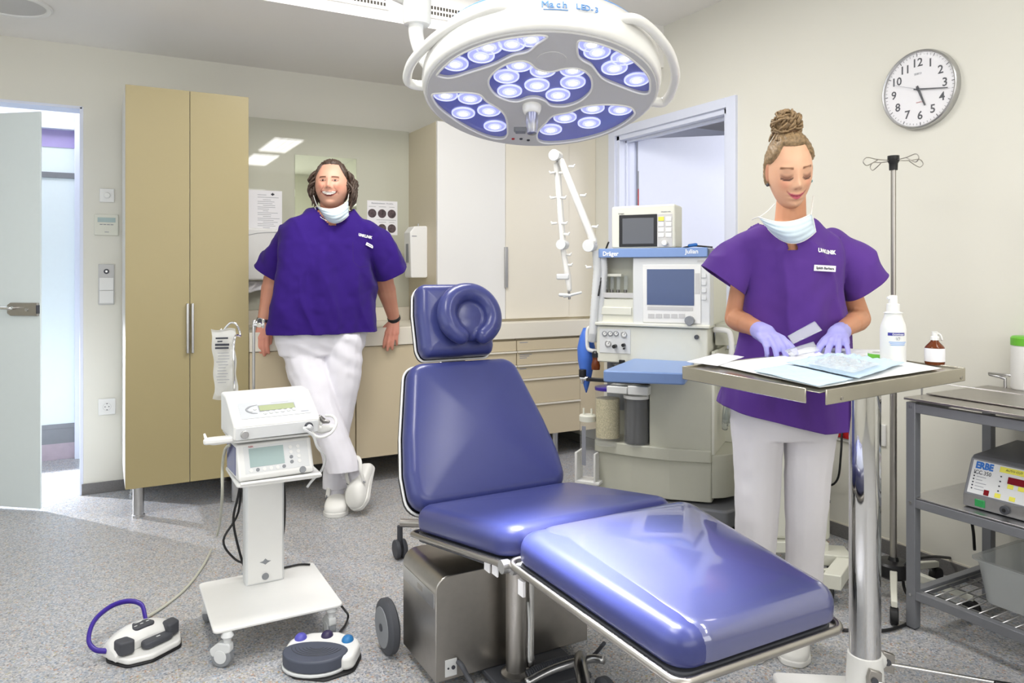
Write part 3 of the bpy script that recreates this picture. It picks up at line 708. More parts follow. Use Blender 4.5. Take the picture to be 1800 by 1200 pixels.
# light from the lamp head
ll = bpy.data.lights.new('operating_lamp_light', 'AREA'); ll.shape = 'DISK'; ll.size = .5; ll.energy = 9; ll.color = (.93, .94, 1); ll.spread = radians(32)
lo = bpy.data.objects.new('operating_lamp_light', ll); COL.objects.link(lo)
lo.matrix_world = ML @ T(0, 0, -.016)
# ================================================================ TREATMENT CHAIR
XCn = 1.188
t = chair = thing('treatment_chair', 'dark blue upholstered reclining treatment chair on a steel pedestal', 'treatment chair', (1.15, 2.1, 0))
def frame_m(o, u, v):
    u = Vector(u).normalized(); v = Vector(v); v = (v - u * v.dot(u)).normalized(); w = u.cross(v)
    return Matrix(((u.x, v.x, w.x, o[0]), (u.y, v.y, w.y, o[1]), (u.z, v.z, w.z, o[2]), (0, 0, 0, 1)))
def padseg(nm, mt, pn, pf, wn, wf, xn, xf_, th, R, er, crown, under=.4, rail=None, flip=False):
    """pn/pf = (Y, z) of top surface near and far edges; widths wn,wf; centres xn,xf_"""
    o = Vector((XCn, pn[0], pn[1])); v = Vector((0, pf[0] - pn[0], pf[1] - pn[1])); L = v.length
    Mf = frame_m(o, (1, 0, 0), v)
    quad = [(xn - XCn - wn / 2, 0), (xn - XCn + wn / 2, 0), (xf_ - XCn + wf / 2, L), (xf_ - XCn - wf / 2, L)]
    m = MB(); pad(m, quad, R, th, er, crown, Mf @ T(0, 0, -th), under=under)
    o_ = m.build(nm, mt, t, 0, 60); return Mf, quad, L, o_
# leg rest
Mf, q1, L1, leg_c = padseg('leg_cushion', 'navy', (1.065, .565), (1.64, .600), .452, .575, 1.172, 1.19, .075, .055, .04, .010)
# transparent protective cover lying over the leg rest
m = MB(); qc = [(q1[0][0] + .03, -.004), (q1[1][0] + .004, -.004), (q1[2][0] + .004, L1 + .003), (q1[3][0] + .045, L1 + .003)]
pad(m, qc, .058, .07, .042, .010, Mf @ T(0, 0, -.0665), under=.1)
m.build('protective_cover', 'navy2', t, 0, 60)
# seat
Ms, q2, L2, seat_c = padseg('seat_cushion', 'navy', (1.675, .592), (2.28, .488), .58, .62, 1.19, 1.19, .078, .07, .042, .014)
# back rest: facing the camera, so near edge = bottom
def backseg(nm, mt, p0, p1, widths, th, er, crown, R=.05):
    o = Vector((XCn, p0[0], p0[1])); v = Vector((0, p1[0] - p0[0], p1[1] - p0[1])); L = v.length
    Mf = frame_m(o, (1, 0, 0), v)
    left = [(-w / 2, L * k) for k, w in widths]; right = [(w / 2, L * k) for k, w in widths]
    outl = [left[0], right[0]] + right[1:] + left[:0:-1]
    m = MB(); pad(m, outl, R, th, er, crown, Mf @ T(0, 0, -th), under=.5); m.build(nm, mt, t, 0, 60); return Mf, outl, L
Mb, q3, L3 = backseg('back_cushion', 'navy', (2.255, .475), (2.525, .925), [(0, .60), (.25, .60), (.5, .555), (.75, .49), (1, .425)], .075, .04, .012, .07)
Mh_, q4, L4 = backseg('head_cushion', 'navy', (2.545, .935), (2.64, 1.205), [(0, .275), (.12, .30), (.6, .295), (1, .265)], .075, .035, .006, .035)
# shells and white piping behind the pads
def shell(nm, Mx, outl, zz, ex, mt, r=None):
    m = MB(Mx); pl = [tuple(p) for p in rpoly(inset(outl, -ex), .06, 6)]; m.prism(pl, zz[0], zz[1]); return m.build(nm, mt, t, .002)
shell('back_shell', Mb, q3, (-.098, -.078), .004, 'black'); shell('head_shell', Mh_, q4, (-.095, -.078), .004, 'black')
for Mx, outl, nm in ((Mb, q3, 'back_piping'), (Mh_, q4, 'head_piping')):
    MB(Mx).tube([(p[0], p[1], -.072) for p in rpoly(inset(outl, -.004), .06, 6)], .0045, 8, True).build(nm, 'piping', t, 0, 180)
MB().box(XCn - .05, XCn + .05, 2.62, 2.64, .8, 1.05).build('head_rest_bar', 'steel', t, .004)
# seat and leg rails
def rail(Mx, outl, nm, z, r=.009):
    o_ = MB(Mx).tube([(p[0], p[1], z) for p in rpoly(inset(outl, -.006), .03, 5)], r, 8, True).build(nm, 'steel', t, 0, 180)
    sh = MB(Mx).prism([tuple(p) for p in rpoly(inset(outl, .006), .04, 5)], z - .022, z + .006).build(nm.replace('rail', 'shell'), 'dgrey', t, .003)
rail(Mf, q1, 'leg_rail', -.085); rail(Ms, q2, 'seat_rail', -.088)
# horseshoe head pillow
m = MB(); Mp = Mh_ @ T(.034, L4 * .48, 0)
P = [(.118 * .80 * cos(a), .112 * .82 * sin(a), .045) for a in [radians(v) for v in range(-62, 243, 12)]]
m.M = Mp; m.chain(P, [.038 if 3 < i < len(P) - 4 else .033 + .0018 * min(i, len(P) - 1 - i) for i in range(len(P))], 12)
m.ell((0, .005, .022), (.095, .095, .028)); m.ell((0, -.035, .02), (.085, .06, .03))
me = fuse(m, .005, 8); link(me, 'horseshoe_pillow', 'navy', t, 0, 180)
# pedestal box
bx0, bx1, by0, by1 = .862, 1.402, 2.03, 2.30
pr = [(bx0, .035), (bx1, .035), (bx1, .25)] + [(bx1, .345)] + [(bx0 + .045 * (1 - sin(a)), .345 - .045 * (1 - cos(a))) for a in [radians(v) for v in (0, 15, 30, 45, 60, 75, 90)]]
MB().prism(pr, by0, by1, 1).build('pedestal_housing', 'steel', t, .003)
MB().box(bx0 - .0015, bx0 + .001, by0 + .01, by1 - .005, .25, .295).build('pedestal_band', 'alu', t, .0005)
MB().box(bx0 - .002, bx0, by0 + .10, by0 + .14, .268, .283).build('pedestal_badge', 'steel', t, .0005)
p = pY(792, 1173, by0); MB().box(p.x - .018, p.x + .02, by0 - .0015, by0 + .001, p.z - .025, p.z + .025).build('socket_plate', 'gwhite', t, .0005)
MB().cyl((p.x + .008, by0 - .004, p.z), (p.x + .008, by0, p.z), .006).cyl((p.x - .008, by0 - .003, p.z), (p.x - .008, by0, p.z), .003).build('socket_hole', 'ink', t)
MB().box(.87, 1.39, 2.08, 2.12, .03, .05).box(1.02, 1.30, 1.86, 2.42, .018, .034).build('base_frame', 'dgrey', t, .003)
def castor_big(x, y, nm='wheel', r=.087, w=.036):
    m = MB().lathe([(.02, -w / 2), (r - .022, -w / 2 - .002), (r - .016, -w / 2), (r - .004, -w / 2 + .004), (r, -w / 4), (r, w / 4), (r - .004, w / 2 - .004), (r - .016, w / 2), (r - .022, w / 2 + .002), (.02, w / 2)], (x, y, r), 40, 0)
    o_ = m.build(nm, 'dgrey', t)
    MB().lathe([(.012, -w / 2 - .004), (r - .024, -w / 2 - .004), (r - .022, -w / 2 + .002)], (x, y, r), 36, 0).lathe([(.012, w / 2 + .004), (r - .024, w / 2 + .004), (r - .022, w / 2 - .002)], (x, y, r), 36, 0).build('wheel_disc', 'grey', o_)
    MB().cyl((x - w / 2 - .007, y, r), (x + w / 2 + .007, y, r), .012).build('axle', 'dgrey', o_)
castor_big(.822, 2.336); castor_big(1.45, 2.336)
# rear crossbar and twin castor
cx, cy = 1.14, 3.08
MB().tube([(1.14, 3.07, .155), (1.30, 2.95, .158), (1.30, 2.2, .12)], .018, 12).build('rear_leg', 'steel', t)
for s in (-1, 1):
    MB().cyl((cx + .006 * s, cy - .0 + .018 * s * 0, .04), (cx + .024 * s, cy, .04), .040).build('castor_wheel', 'dgrey', t, .004)
MB().tube([(cx, cy, .05), (cx, cy, .14)], .012).build('castor_stem', 'dgrey', t)
# lift columns
MB().lathe([(.045, .03), (.045, .042), (.031, .05), (.031, .50)], (1.096, 1.964, 0), 32).build('lift_column', 'steel', t)
MB().lathe([(.014, .03), (.014, .07), (.0115, .075), (.0115, .48)], (1.150, 1.972, 0), 20).build('guide_tube', 'alu', t)
MB().tube([(1.128, 1.95, .25), (1.122, 1.93, .2), (1.124, 1.935, .09), (1.135, 1.945, .07)], .004, 8, smooth=5).build('hose', 'gwhite', t, 0, 180)
MB().cyl((1.09, 1.64, .50), (.90, 1.64, .50), .014).cyl((.9, 1.655, .505), (.88, 1.655, .505), .017).build('knee_hinge', 'alu', t)
p = pY(790, 596 + 400, 1.6); MB().box(.898, .905, 1.575, 1.60, .455, .492).build('tag_label', 'paper', t)
MB().box(.893, .897, 1.745, 1.775, .455, .48).box(.893, .897, 1.70, 1.73, .46, .487).build('tag_label', 'paper', t)
# front foot assembly: bent tube, castor fork, coiled cable
MB().tube([pz(925, 1200, .05), pz(975, 1175, .07), pz(1035, 1158, .09), (1.30, 1.80, .10)], .012, 12, smooth=6).build('foot_lever', 'alu', t, 0, 180)
MB().tube([(1.26, 1.86, .09), (1.22, 1.80, .10), (1.18, 1.72, .07), (1.15, 1.68, .02)], .02, 12, smooth=6).build('castor_fork', 'dchrome', t, 0, 180)
castor_big(1.24, 1.70, 'wheel', .055, .03)
m = MB(); a = pz(925, 1192, .03); b_ = pz(1030, 1163, .03); n_ = 300
a.z = b_.z = .034; dirv = (b_ - a); sd = Vector((0, 0, 1)).cross(dirv).normalized()
m.tube([a + dirv * (k / n_) + (sd * cos(k * .62) + Vector((0, 0, 1)) * sin(k * .62)) * .016 + Vector((0, 0, .012 * sin(pi * k / n_))) for k in range(n_)], .0042, 6)
m.tube([b_, pz(1045, 1150, .04), pz(1062, 1130, .12)], .006, 8, smooth=4)
m.build('coiled_cable', 'dgrey', t, 0, 180)
MB().tube([pY(805, 1163, by0), pY(812, 1170, by0 - .03), pY(826, 1195, by0 - .05), (.97, 1.90, .012), (1.05, 1.7, .012)], .0075, 10, smooth=6).build('power_cable', 'dgrey', t, 0, 180)
# ================================================================ ANAESTHESIA MACHINE
MM = T(W(.415, 3.63, 0)) @ Matrix.Rotation(-(YAW + radians(25)), 4, 'Z')
t = thing('anaesthesia_machine', 'off-white anaesthesia machine with blue top bar and canisters beside the open doorway', 'anaesthesia machine', MM @ Vector((.27, .25, 0)))
def mh(px, py, y=0): p = hit(MM, 1, y, px, py); return p.x, p.z
def mbox(nm, mt, a, b_, y0, y1, bevel=.003, par=None, yy=None):
    x0, z1 = mh(*a, y0 if yy is None else yy); x1, z0 = mh(*b_, y0 if yy is None else yy)
    return MB(MM).box(x0, x1, y0, y1, z0, z1).build(nm, mt, par or t, bevel)
WD = .545
z = lambda px, py, y=0: mh(px, py, y)[1]
# lower carcass
zl1 = z(1150, 790); zl0 = .19; zsh = z(1150, 572)
body = MB(MM)
body.prism(rpoly([(-.005, .0), (.18, -.028), (.36, -.03), (WD, .0), (WD, .44), (0, .44)], .012, 3), zl0, z(1150, 803))
body.prism([(.262, -.02), (.40, -.022), (WD, 0), (WD, .12), (.262, .12)], z(1150, 803) + .03, z(1150, 655))
body.box(0, WD, .16, .44, .4, zsh - .07)
body.build('lower_cabinet', 'mach2', t, .004)
MB(MM).prism(rpoly([(-.012, -.012), (.18, -.045), (.36, -.048), (WD, -.014), (WD, .2), (-.012, .2)], .012, 3), z(1150, 803), z(1150, 803) + .058).build('drawer_lip', 'mach2', t, .005)
MB(MM).box(.0, .262, .155, .165, .55, .85).build('canister_recess', 'grey', t)
# rounded right flank with open storage pocket
m = MB(MM)
pr = [(WD, .0), (WD + .05, .03), (WD + .095, .09), (WD + .11, .17), (WD + .11, .36), (WD, .36)]
m.prism(pr, zl0 + .02, z(1250, 800)); m.build('side_cabinet', 'mach2', t, .004)
m = MB(MM)
m.prism([(WD, .30), (WD + .11, .30), (WD + .11, .36), (WD, .36)], z(1250, 800), .86); m.prism([(WD, 0), (WD + .012, .004), (WD + .012, .33), (WD, .33)], z(1250, 800), .88)
m.prism(pr, .62 + .135, .645 + .135); m.build('side_shelf', 'mach', t, .002)
m = MB(MM)
for k, (cx_, cz_, r) in enumerate([(WD + .06, .60, .05), (WD + .065, .565, .035)]):
    m.tube([(cx_ + cos(a) * .012, .10 + .03 * k + r * .3 * sin(a), cz_ + r * cos(a)) for a in [radians(v) for v in range(0, 360, 30)]], .012, 8, True, 3)
m.tube([(WD + .04, .12, .51), (WD + .05, .08, .60), (WD + .07, .09, .72), (WD + .09, .12, .76)], .014, 8, smooth=4)
m.build('tubing_roll', 'clearp', t, 0, 180)
# gauge and control block
mbox('control_block', 'mach', (1048, 572), (1244, 646), -.03, .16, .006)
MB(MM).box(-.012, WD, -.045, .3, zsh - .004, zsh + .012).build('ledge', 'mach', t, .004)
mbox('gauge_plate', 'gwhite', (1054, 577), (1108, 622), -.033, -.03, .001)
def disc(nm, mt, px, py, r, y, th, par=t, n=24):
    x_, z_ = mh(px, py, y); return MB(MM).cyl((x_, y, z_), (x_, y - th, z_), r, n=n).build(nm, mt, par, .0008)
for px, py, r in ((1063, 586, .0125), (1073, 586, .0125), (1083, 586, .0125), (1097, 588, .015), (1069, 604, .0155)):
    d = disc('gauge', 'grey' if r < .014 else 'alu', px, py, r, -.033, .006)
    disc('dial_face', 'white', px, py, r * .68, -.039, .001, d)
    x_, z_ = mh(px, py, -.040); MB(MM @ T(x_, -.0405, z_) @ Matrix.Rotation(.6, 4, 'Y')).box(-.001, .001, -.0006, 0, -.001, r * .6).build('needle', 'ink', d)
disc('knob', 'black', 1082, 608, .009, -.033, .03); disc('knob', 'black', 1097, 606, .008, -.033, .022); disc('knob', 'black', 1098, 612, .004, -.033, .018)
disc('power_knob', 'dgrey', 1225, 592, .010, -.03, .014)
x_, z_ = mh(1088, 640, -.03); MB(MM).box(x_ - .01, x_ + .022, -.10, -.03, z_ - .012, z_ + .004).box(x_, x_ + .03, -.034, -.028, z_ - .012, z_ + .022).build('outlet_lever', 'black', t, .003)
# upper housing
ztop = z(1150, 445, -.02) ; zb0 = z(1150, 452, -.02); zb1 = z(1150, 436, -.02)
MB(MM).box(0, WD, .06, .42, zsh, zb0).box(0, .185, -.02, .06, zsh, z(1080, 525)).box(.0, .004, -.02, .06, zsh, zb0).build('upper_housing', 'mach', t, .003)
MB(MM).box(.185, WD, -.03, .06, zsh, zb0).build('screen_housing', 'gwhite', t, .006)
x0_, _ = mh(1052, 445, -.045); x1_, _ = mh(1243, 445, -.045)
MB(MM).box(x0_, x1_, -.045, -.02, zb0, zb1).build('top_bar', 'pblue', t, .002)
MB(MM).box(x0_, WD + .01, -.02, .44, zb0, zb1 - .004).build('top_plate', 'bgrey', t, .003)
xx, zz_ = mh(1073, 446, -.046); text('Dräger', .030, MM @ T(xx, -.0455, zz_) @ FACEY, 'wink', t, wt=.0006, xs=.9)
xx, zz_ = mh(1216, 442, -.046); text('Julian', .028, MM @ T(xx, -.0455, zz_) @ FACEY, 'wink', t, wt=.0004)
mbox('screen_bezel', 'white', (1130, 465), (1232, 569), -.034, -.03, .003)
mbox('display', 'bscreen', (1137, 473), (1220, 537), -.0365, -.034, .001)
mbox('soft_keys', 'lgrey', (1138, 538), (1218, 546), -.0355, -.034, .0005)
mbox('side_keys', 'lgrey', (1222, 480), (1230, 516), -.0355, -.034, .0005)
for k in range(4): mbox('key', 'gwhite', (1233, 480 + k * 13), (1241, 488 + k * 13), -.036, -.034, .0008)
for k in range(5): mbox('key', 'lgrey', (1139 + k * 13.5, 551), (1150 + k * 13.5, 559), -.036, -.034, .0008)
disc('rotary_knob', 'grey', 1213, 563, .021, -.034, .022)
mbox('front_label', 'lgrey', (1226, 457), (1238, 461), -.0305, -.03, .0002)
# flow tube bay on the left
MB(MM).box(.004, .185, .055, .06, z(1080, 515), zb0).build('bay_back', 'mach2', t)
for px in (1064, 1074, 1085, 1098):
    x_, _ = mh(px, 490, .0); MB(MM).cyl((x_, .02, z(1080, 513)), (x_, .02, z(1080, 484)), .009).build('flow_tube', 'clearp', t)
    MB(MM).cyl((x_, .012, z(1080, 514)), (x_, .012, z(1080, 509)), .008).build('valve_foot', 'dchrome', t)
mbox('bay_cap', 'mach', (1054, 481), (1092, 486), .0, .03, .002)
mbox('bay_panel', 'lgrey', (1051, 514), (1116, 524), -.024, -.018, .001)
mbox('bay_drawer', 'mach', (1053, 539), (1110, 554), -.026, -.018, .003)
# handles
def loop(px0, py0, px1, py1, y, nm, dx):
    x0, z1 = mh(px0, py0, y); x1, z0 = mh(px1, py1, y)
    MB(MM).tube([(x1, y, z1), (x1 + dx * .7, y, z1), (x1 + dx, y, z1 - .018), (x1 + dx, y, z0 + .018), (x1 + dx * .7, y, z0), (x1, y, z0)], .0095, 12, smooth=5).build(nm, 'white', t, 0, 180)
loop(1030, 575, 1050, 616, -.01, 'side_handle', -.05)
MB(MM).tube([(WD, .06, .975), (WD + .05, .05, .975), (WD + .075, .05, .955), (WD + .078, .05, .86), (WD + .03, .06, .85)], .013, 12, smooth=5).build('side_handle', 'white', t, 0, 180)
MB(MM).prism([(WD, .09), (WD + .07, .11), (WD + .11, .18), (WD + .12, .40), (WD, .40)], .90, 1.0).build('rear_tray', 'mach2', t, .004)
# dark rail, clamp block, canisters
mbox('dark_rail', 'black', (1030, 664), (1140, 677), -.06, -.03, .002)
mbox('clamp_block', 'white', (1066, 678), (1102, 693), -.075, .05, .004); mbox('clamp_block', 'white', (1103, 678), (1139, 696), -.075, .05, .004)
def canister(px0, px1, py0, py1, y, mt, top, fill, lab):
    x0, z1 = mh(px0, py0, y); x1, z0 = mh(px1, py1, y); r = (x1 - x0) / 2; c = ((x0 + x1) / 2, y)
    o_ = MB(MM).lathe([(r, 0), (r, .01), (r * .985, .014), (r * .985, z1 - z0)], (c[0], c[1], z0), 36).build('canister', 'clearcan', t, 0, 40)
    MB(MM).cyl((c[0], c[1], z0 + fill[0]), (c[0], c[1], z0 + (z1 - z0) * fill[1]), r * .93, n=32).build('canister_filling', mt, o_)
    MB(MM).lathe([(r * 1.01, z1 - z0 - .014), (r * 1.02, z1 - z0), (r * .8, z1 - z0 + .004)], (c[0], c[1], z0), 32).build('canister_collar', top, o_)
canister(1047, 1090, 678, 782, -.005, 'lime', 'purpletube', (.035, .80), '')
canister(1097, 1142, 692, 783, .0, 'dglass', 'white', (.012, .97), '')
x_, z_ = mh(1046, 637, -.03); MB(MM).lathe([(.02, 0), (.022, .02), (.016, .045), (.016, .06)], (x_, -.02, z_ - .035), 20).build('water_trap', 'amber', t)
MB(MM).lathe([(.018, 0), (.018, .02), (.01, .03)], (x_, -.02, z_ + .025), 20).build('trap_cap', 'black', t)
# suction jar in a white bracket at the left foot
x0, z1 = mh(1019, 738, -.02); x1, z0 = mh(1047, 838, -.02); r = (x1 - x0) / 2; c = (x0 + r, -.02)
o_ = MB(MM).lathe([(r * .85, 0), (r * .9, .01), (r * .92, z1 - z0)], (c[0], c[1], z0), 24).build('suction_jar', 'clearcan', t, 0, 40)
MB(MM).lathe([(r, 0), (r, .025), (r * .9, .03)], (c[0], c[1], z1), 24).build('jar_lid', 'mach', o_)
MB(MM).box(c[0] - .016, c[0] + .004, c[1] - r * .95, c[1] - r * .9, z0 + .06, z1 - .02).build('jar_scale', 'gink', o_)
MB(MM).cyl((c[0] - .02, c[1], z1 + .02), (c[0] - .02, c[1], z1 + .06), .005).cyl((c[0] + .02, c[1], z1 + .02), (c[0] + .02, c[1], z1 + .06), .005).build('jar_nozzle', 'mach', o_)
MB(MM).box(x0 - .012, x0, -.06, .03, z0 - .02, z0 + .12).box(x1 + .002, x1 + .012, -.06, .03, z0 - .02, z0 + .12).box(x0 - .012, x1 + .03, -.06, .03, z0 - .03, z0 - .015).build('jar_bracket', 'white', t, .003)
# pull-out writing shelf
zs = z(1150, 631.5, -.03)
P = [hit(MM, 2, zs, *q) for q in ((1058, 651), (1204, 656), (1222, 634), (1110, 631))]
poly = [(p.x, p.y) for p in P]; poly[3] = (poly[3][0], -.03); poly[2] = (poly[2][0], -.03)
MB(MM).prism(rpoly(poly, .02, 4), zs - .048, zs).build('writing_shelf', 'pblue', t, .006)
# plinth and castors
MB(MM).prism(rpoly([(-.02, -.06), (WD + .08, -.06), (WD + .14, .05), (WD + .14, .46), (-.02, .46)], .04, 4), .10, .18).build('plinth', 'tint' if 0 else 'bgrey', t, .01)
for x_, y_ in ((.04, .02), (WD + .08, .06), (.04, .38), (WD + .05, .38)):
    MB(MM).cyl((x_ - .02, y_, .05), (x_ + .02, y_, .05), .05).box(x_ - .012, x_ + .012, y_ - .012, y_ + .012, .05, .11).build('castor', 'dgrey', t, .004)
# hose arm
arm = [mh(1045, 425, 0), mh(984, 290, 0), mh(1002, 432, 0), mh(1000, 462), mh(1010, 516)]
def pt(px, py, y=-.0): x, z = mh(px, py, y); return Vector((x, y, z))
yA = -.05
def acap(a, b_, r, nm, par=t): return MB(MM).cap(pt(*a, yA), pt(*b_, yA), r, r * .92).build(nm, 'lwhite', par, 0, 60)
u_ = MB(MM).cap(pt(1043, 424, yA), pt(987, 284, yA), .0185, .017).build('support_arm', 'lwhite', t, 0, 60)
l_ = MB(MM).cap(pt(979, 290, yA + .02), pt(989, 425, yA + .02), .0165, .0155).build('lower_arm', 'lwhite', t, 0, 60)
for px, py, r in ((978, 274, .026), (1038, 432, .028), (990, 430, .023)):
    p = pt(px, py, yA); MB(MM).cyl(p - Vector((0, .035, 0)), p + Vector((0, .03, 0)), r, n=28).build('arm_joint', 'lwhite', t, .005)
    MB(MM).cyl(p - Vector((0, .0355, 0)), p - Vector((0, .012, 0)), r + .0015, n=28).build('joint_ring', 'gwhite', t, .001)
MB(MM).chain([pt(990, 440, yA), pt(998, 485, yA), pt(1001, 508, yA)], [.013, .016, .012]).build('wrist_tube', 'lwhite', t, 0, 60)
MB(MM).box(*(lambda p: (p.x - .03, p.x + .035, p.y - .02, p.y + .02, p.z - .012, p.z + .016))(pt(990, 487, yA))).build('wrist_block', 'gwhite', t, .006)
MB(MM).cap(pt(992, 521, yA), pt(1021, 514, yA), .007, .006).cap(pt(985, 518, yA), pt(1002, 519, yA), .009).build('hose_clamp', 'gwhite', t, 0, 60)
MB(MM).cyl(pt(1000, 512, yA), pt(1001, 526, yA), .006).build('clamp_screw', 'dchrome', t)
for px, py, s in ((1006, 293, 1), (1026, 344, 1), (1047, 399, 1), (970, 304, -1), (971, 348, -1), (973, 393, -1), (989, 304, 1), (991, 348, 1), (993, 393, 1), (997, 412, 1), (1000, 448, 1), (1002, 466, 1), (1034, 470, -1)):
    p = pt(px, py, yA)
    MB(MM).cap(p - Vector((.014 * s, 0, -.002)), p + Vector((.006 * s, 0, 0)), .006).cap(p + Vector((.004 * s, 0, .0)), p + Vector((.012 * s, 0, .008)), .004).build('hose_clip', 'lwhite', t, 0, 60)
# corrugated hoses
m = MB(MM)
for dx, dy in ((0, 0), (.025, .02)):
    ctr = [pt(1048, 440, -.03), pt(1050, 475, -.03), pt(1046, 530, -.03), pt(1042, 585, -.03), pt(1040, 600, -.02)]
    ctr = [c + Vector((dx, dy, 0)) for c in ctr]; Q = []
    for i in range(len(ctr) - 1):
        for k in range(16): Q.append(ctr[i].lerp(ctr[i + 1], k / 16))
    m.tube(Q, [.0185 + .002 * (k % 2) for k in range(len(Q))], 14)
m.build('breathing_hose', 'gwhite', t, 0, 180)
MB(MM).tube([pt(1070, 425, -.01), pt(1063, 445, -.0), pt(1058, 480, -.02), pt(1052, 520, -.045)], .004, 8, smooth=5).build('cable', 'black', t, 0, 180)
# blue breathing bag
t2 = thing('breathing_bag', 'blue rubber breathing bag hanging at the left side of the anaesthesia machine', 'breathing bag', MM @ Vector((-.06, 0, .8)))
p0, p1, p2 = pt(1042, 590, .03), pt(1030, 640, .03), pt(1026, 690, .03)
m = MB(MM); m.lathe([(.003, 0), (.012, .03), (.026, .08), (.042, .16), (.045, .22), (.032, .28), (.015, .32)], (p2.x + .01, .04, p2.z), 20)
m.build('bag', 'bluebag', t2, 0, 180)
MB(MM).cyl(pt(1024, 662, -.03), pt(1024, 649, -.03), .018).build('connector', 'black', t2, .002)
MB(MM).cyl(pt(1020, 664, -.03), pt(1034, 665, -.03), .011).cyl(pt(1024, 674, -.03), pt(1024, 662, -.03), .008).build('clamp', 'chrome', t2, .002)
# patient monitor on top
zt_ = zb1 + .0
t = thing('patient_monitor', 'small off-white monitor with dark screen standing on the anaesthesia machine', 'monitor', MM @ Vector((.22, .1, zt_)))
x0, z1 = mh(1075, 362, -.01); x1, _ = mh(1187, 362, -.01)
MB(MM).prism(rpoly([(x0, zt_), (x1, zt_), (x1 - .0, z1), (x0 + .0, z1 - .004)], .012), -.01, .14, 1).build('case', 'mach', t, .008, seg=3)
def q(a, b_, nm, mt, y0, y1, bv=.001): x0, z1 = mh(*a, y0); x1, z0 = mh(*b_, y0); MB(MM).box(x0, x1, y0, y1, z0, z1).build(nm, mt, t, bv)
q((1088, 378), (1155, 433), 'screen_frame', 'black', -.013, -.009, .002); q((1094, 384), (1149, 428), 'screen', 'screen', -.0138, -.0125)
q((1155, 376), (1182, 434), 'key_panel', 'lgrey', -.0115, -.009)
for i in range(4):
    for j in range(2):
        q((1157 + 13 * j, 381 + 9.5 * i), (1167 + 13 * j, 388 + 9.5 * i), 'key', 'yellow' if (i, j) == (0, 0) else 'white', -.0135, -.011, .0008)
x_, z_ = mh(1169, 427, -.012); MB(MM).cyl((x_, -.012, z_), (x_, -.03, z_), .013).build('rotary_knob', 'white', t, .003)
x_, z_ = mh(1092, 375.5, -.012); text('Dräger', .009, MM @ T(x_, -.0108, z_) @ FACEY, 'ink', t, xs=1.1)
x_, z_ = mh(1170, 372, -.012); text('VITALERT 1000', .007, MM @ T(x_, -.0108, z_) @ FACEY, 'gink', t)
x_, z_ = mh(1215, 434, .1)
t = thing('cable_coil', 'black cable with small blue plug lying on the machine top right of the monitor', 'cable', MM @ Vector((x_, .1, zt_)))
MB(MM).tube([(x_ - .045, .13, zt_ + .004), (x_ - .02, .08, zt_ + .006), (x_ + .02, .11, zt_ + .012), (x_ + .1, .09, zt_ + .004)], .004, 8, smooth=6).build('cord', 'black', t, 0, 180)
MB(MM).cap((x_ - .0, .06, zt_ + .012), (x_ + .03, .06, zt_ + .016), .008).build('plug', 'bprint', t, 0, 60)
# white cabinet with mesh side standing behind the woman
c0 = W(1.03, 3.02, 0); MW = T(c0) @ Matrix.Rotation(-YAW - radians(4), 4, 'Z')
t = thing('mobile_unit', 'tall white mobile unit with black mesh side panel standing behind the woman', 'medical unit', c0)
MB(MW).box(-.03, .255, 0, .25, .16, .66).build('housing', 'mach', t, .02, seg=3)
m = MB(MW)
for i in range(4):
    for j in range(14): m.box(.190 + .0145 * i + (.007 if j % 2 else 0), .2 + .0145 * i + (.007 if j % 2 else 0), -.0012, .0, .30 + .0155 * j + .035 * i * 0, .311 + .0155 * j)
m.build('mesh_panel', 'ink', t)
MB(MW).box(-.03, .24, -.02, .24, .115, .16).prism([(.18, -.06), (.31, -.08), (.32, .04), (.20, .06)], .085, .13).prism([(.25, -.07), (.31, -.08), (.20, -.26), (.14, -.24)], .07, .125).build('base_leg', 'mach', t, .004)
for x_, y_ in ((.17, -.18), (.27, -.0), (-.02, .05)): MB(MW).cyl((x_ - .02, y_, .042), (x_ + .02, y_, .042), .042).build('castor', 'black', t, .003)
# red socket plate and cords on the right wall
p = pX(1484, 758, XR)
t = thing('wall_outlet', 'red power outlet on a white plate low on the right wall behind the pillar', 'socket', p)
MB().box(XR - .012, XR, p.y - .06, p.y + .06, p.z - .045, p.z + .03).build('plate', 'white', t, .002)
MB().box(XR - .022, XR - .011, p.y - .055, p.y + .055, p.z - .028, p.z + .028).build('socket_block', 'red', t, .003)
MB().tube([(XR - .03, p.y - .01, p.z), (XR - .05, p.y - .02, p.z - .1), (XR - .05, p.y - .0, p.z - .22), (XR - .04, p.y + .08, p.z - .26), (XR - .1, p.y + .2, p.z - .19)], .005, 8, smooth=6).build('cord', 'black', t, 0, 180)
p = pX(1551, 765, XR)
t = thing('blank_plate', 'narrow white blank plate low on the right wall beside the chrome pillar', 'wall plate', p)
MB().box(XR - .01, XR, p.y - .02, p.y + .025, p.z - .045, p.z + .05).build('cover', 'white', t, .002)
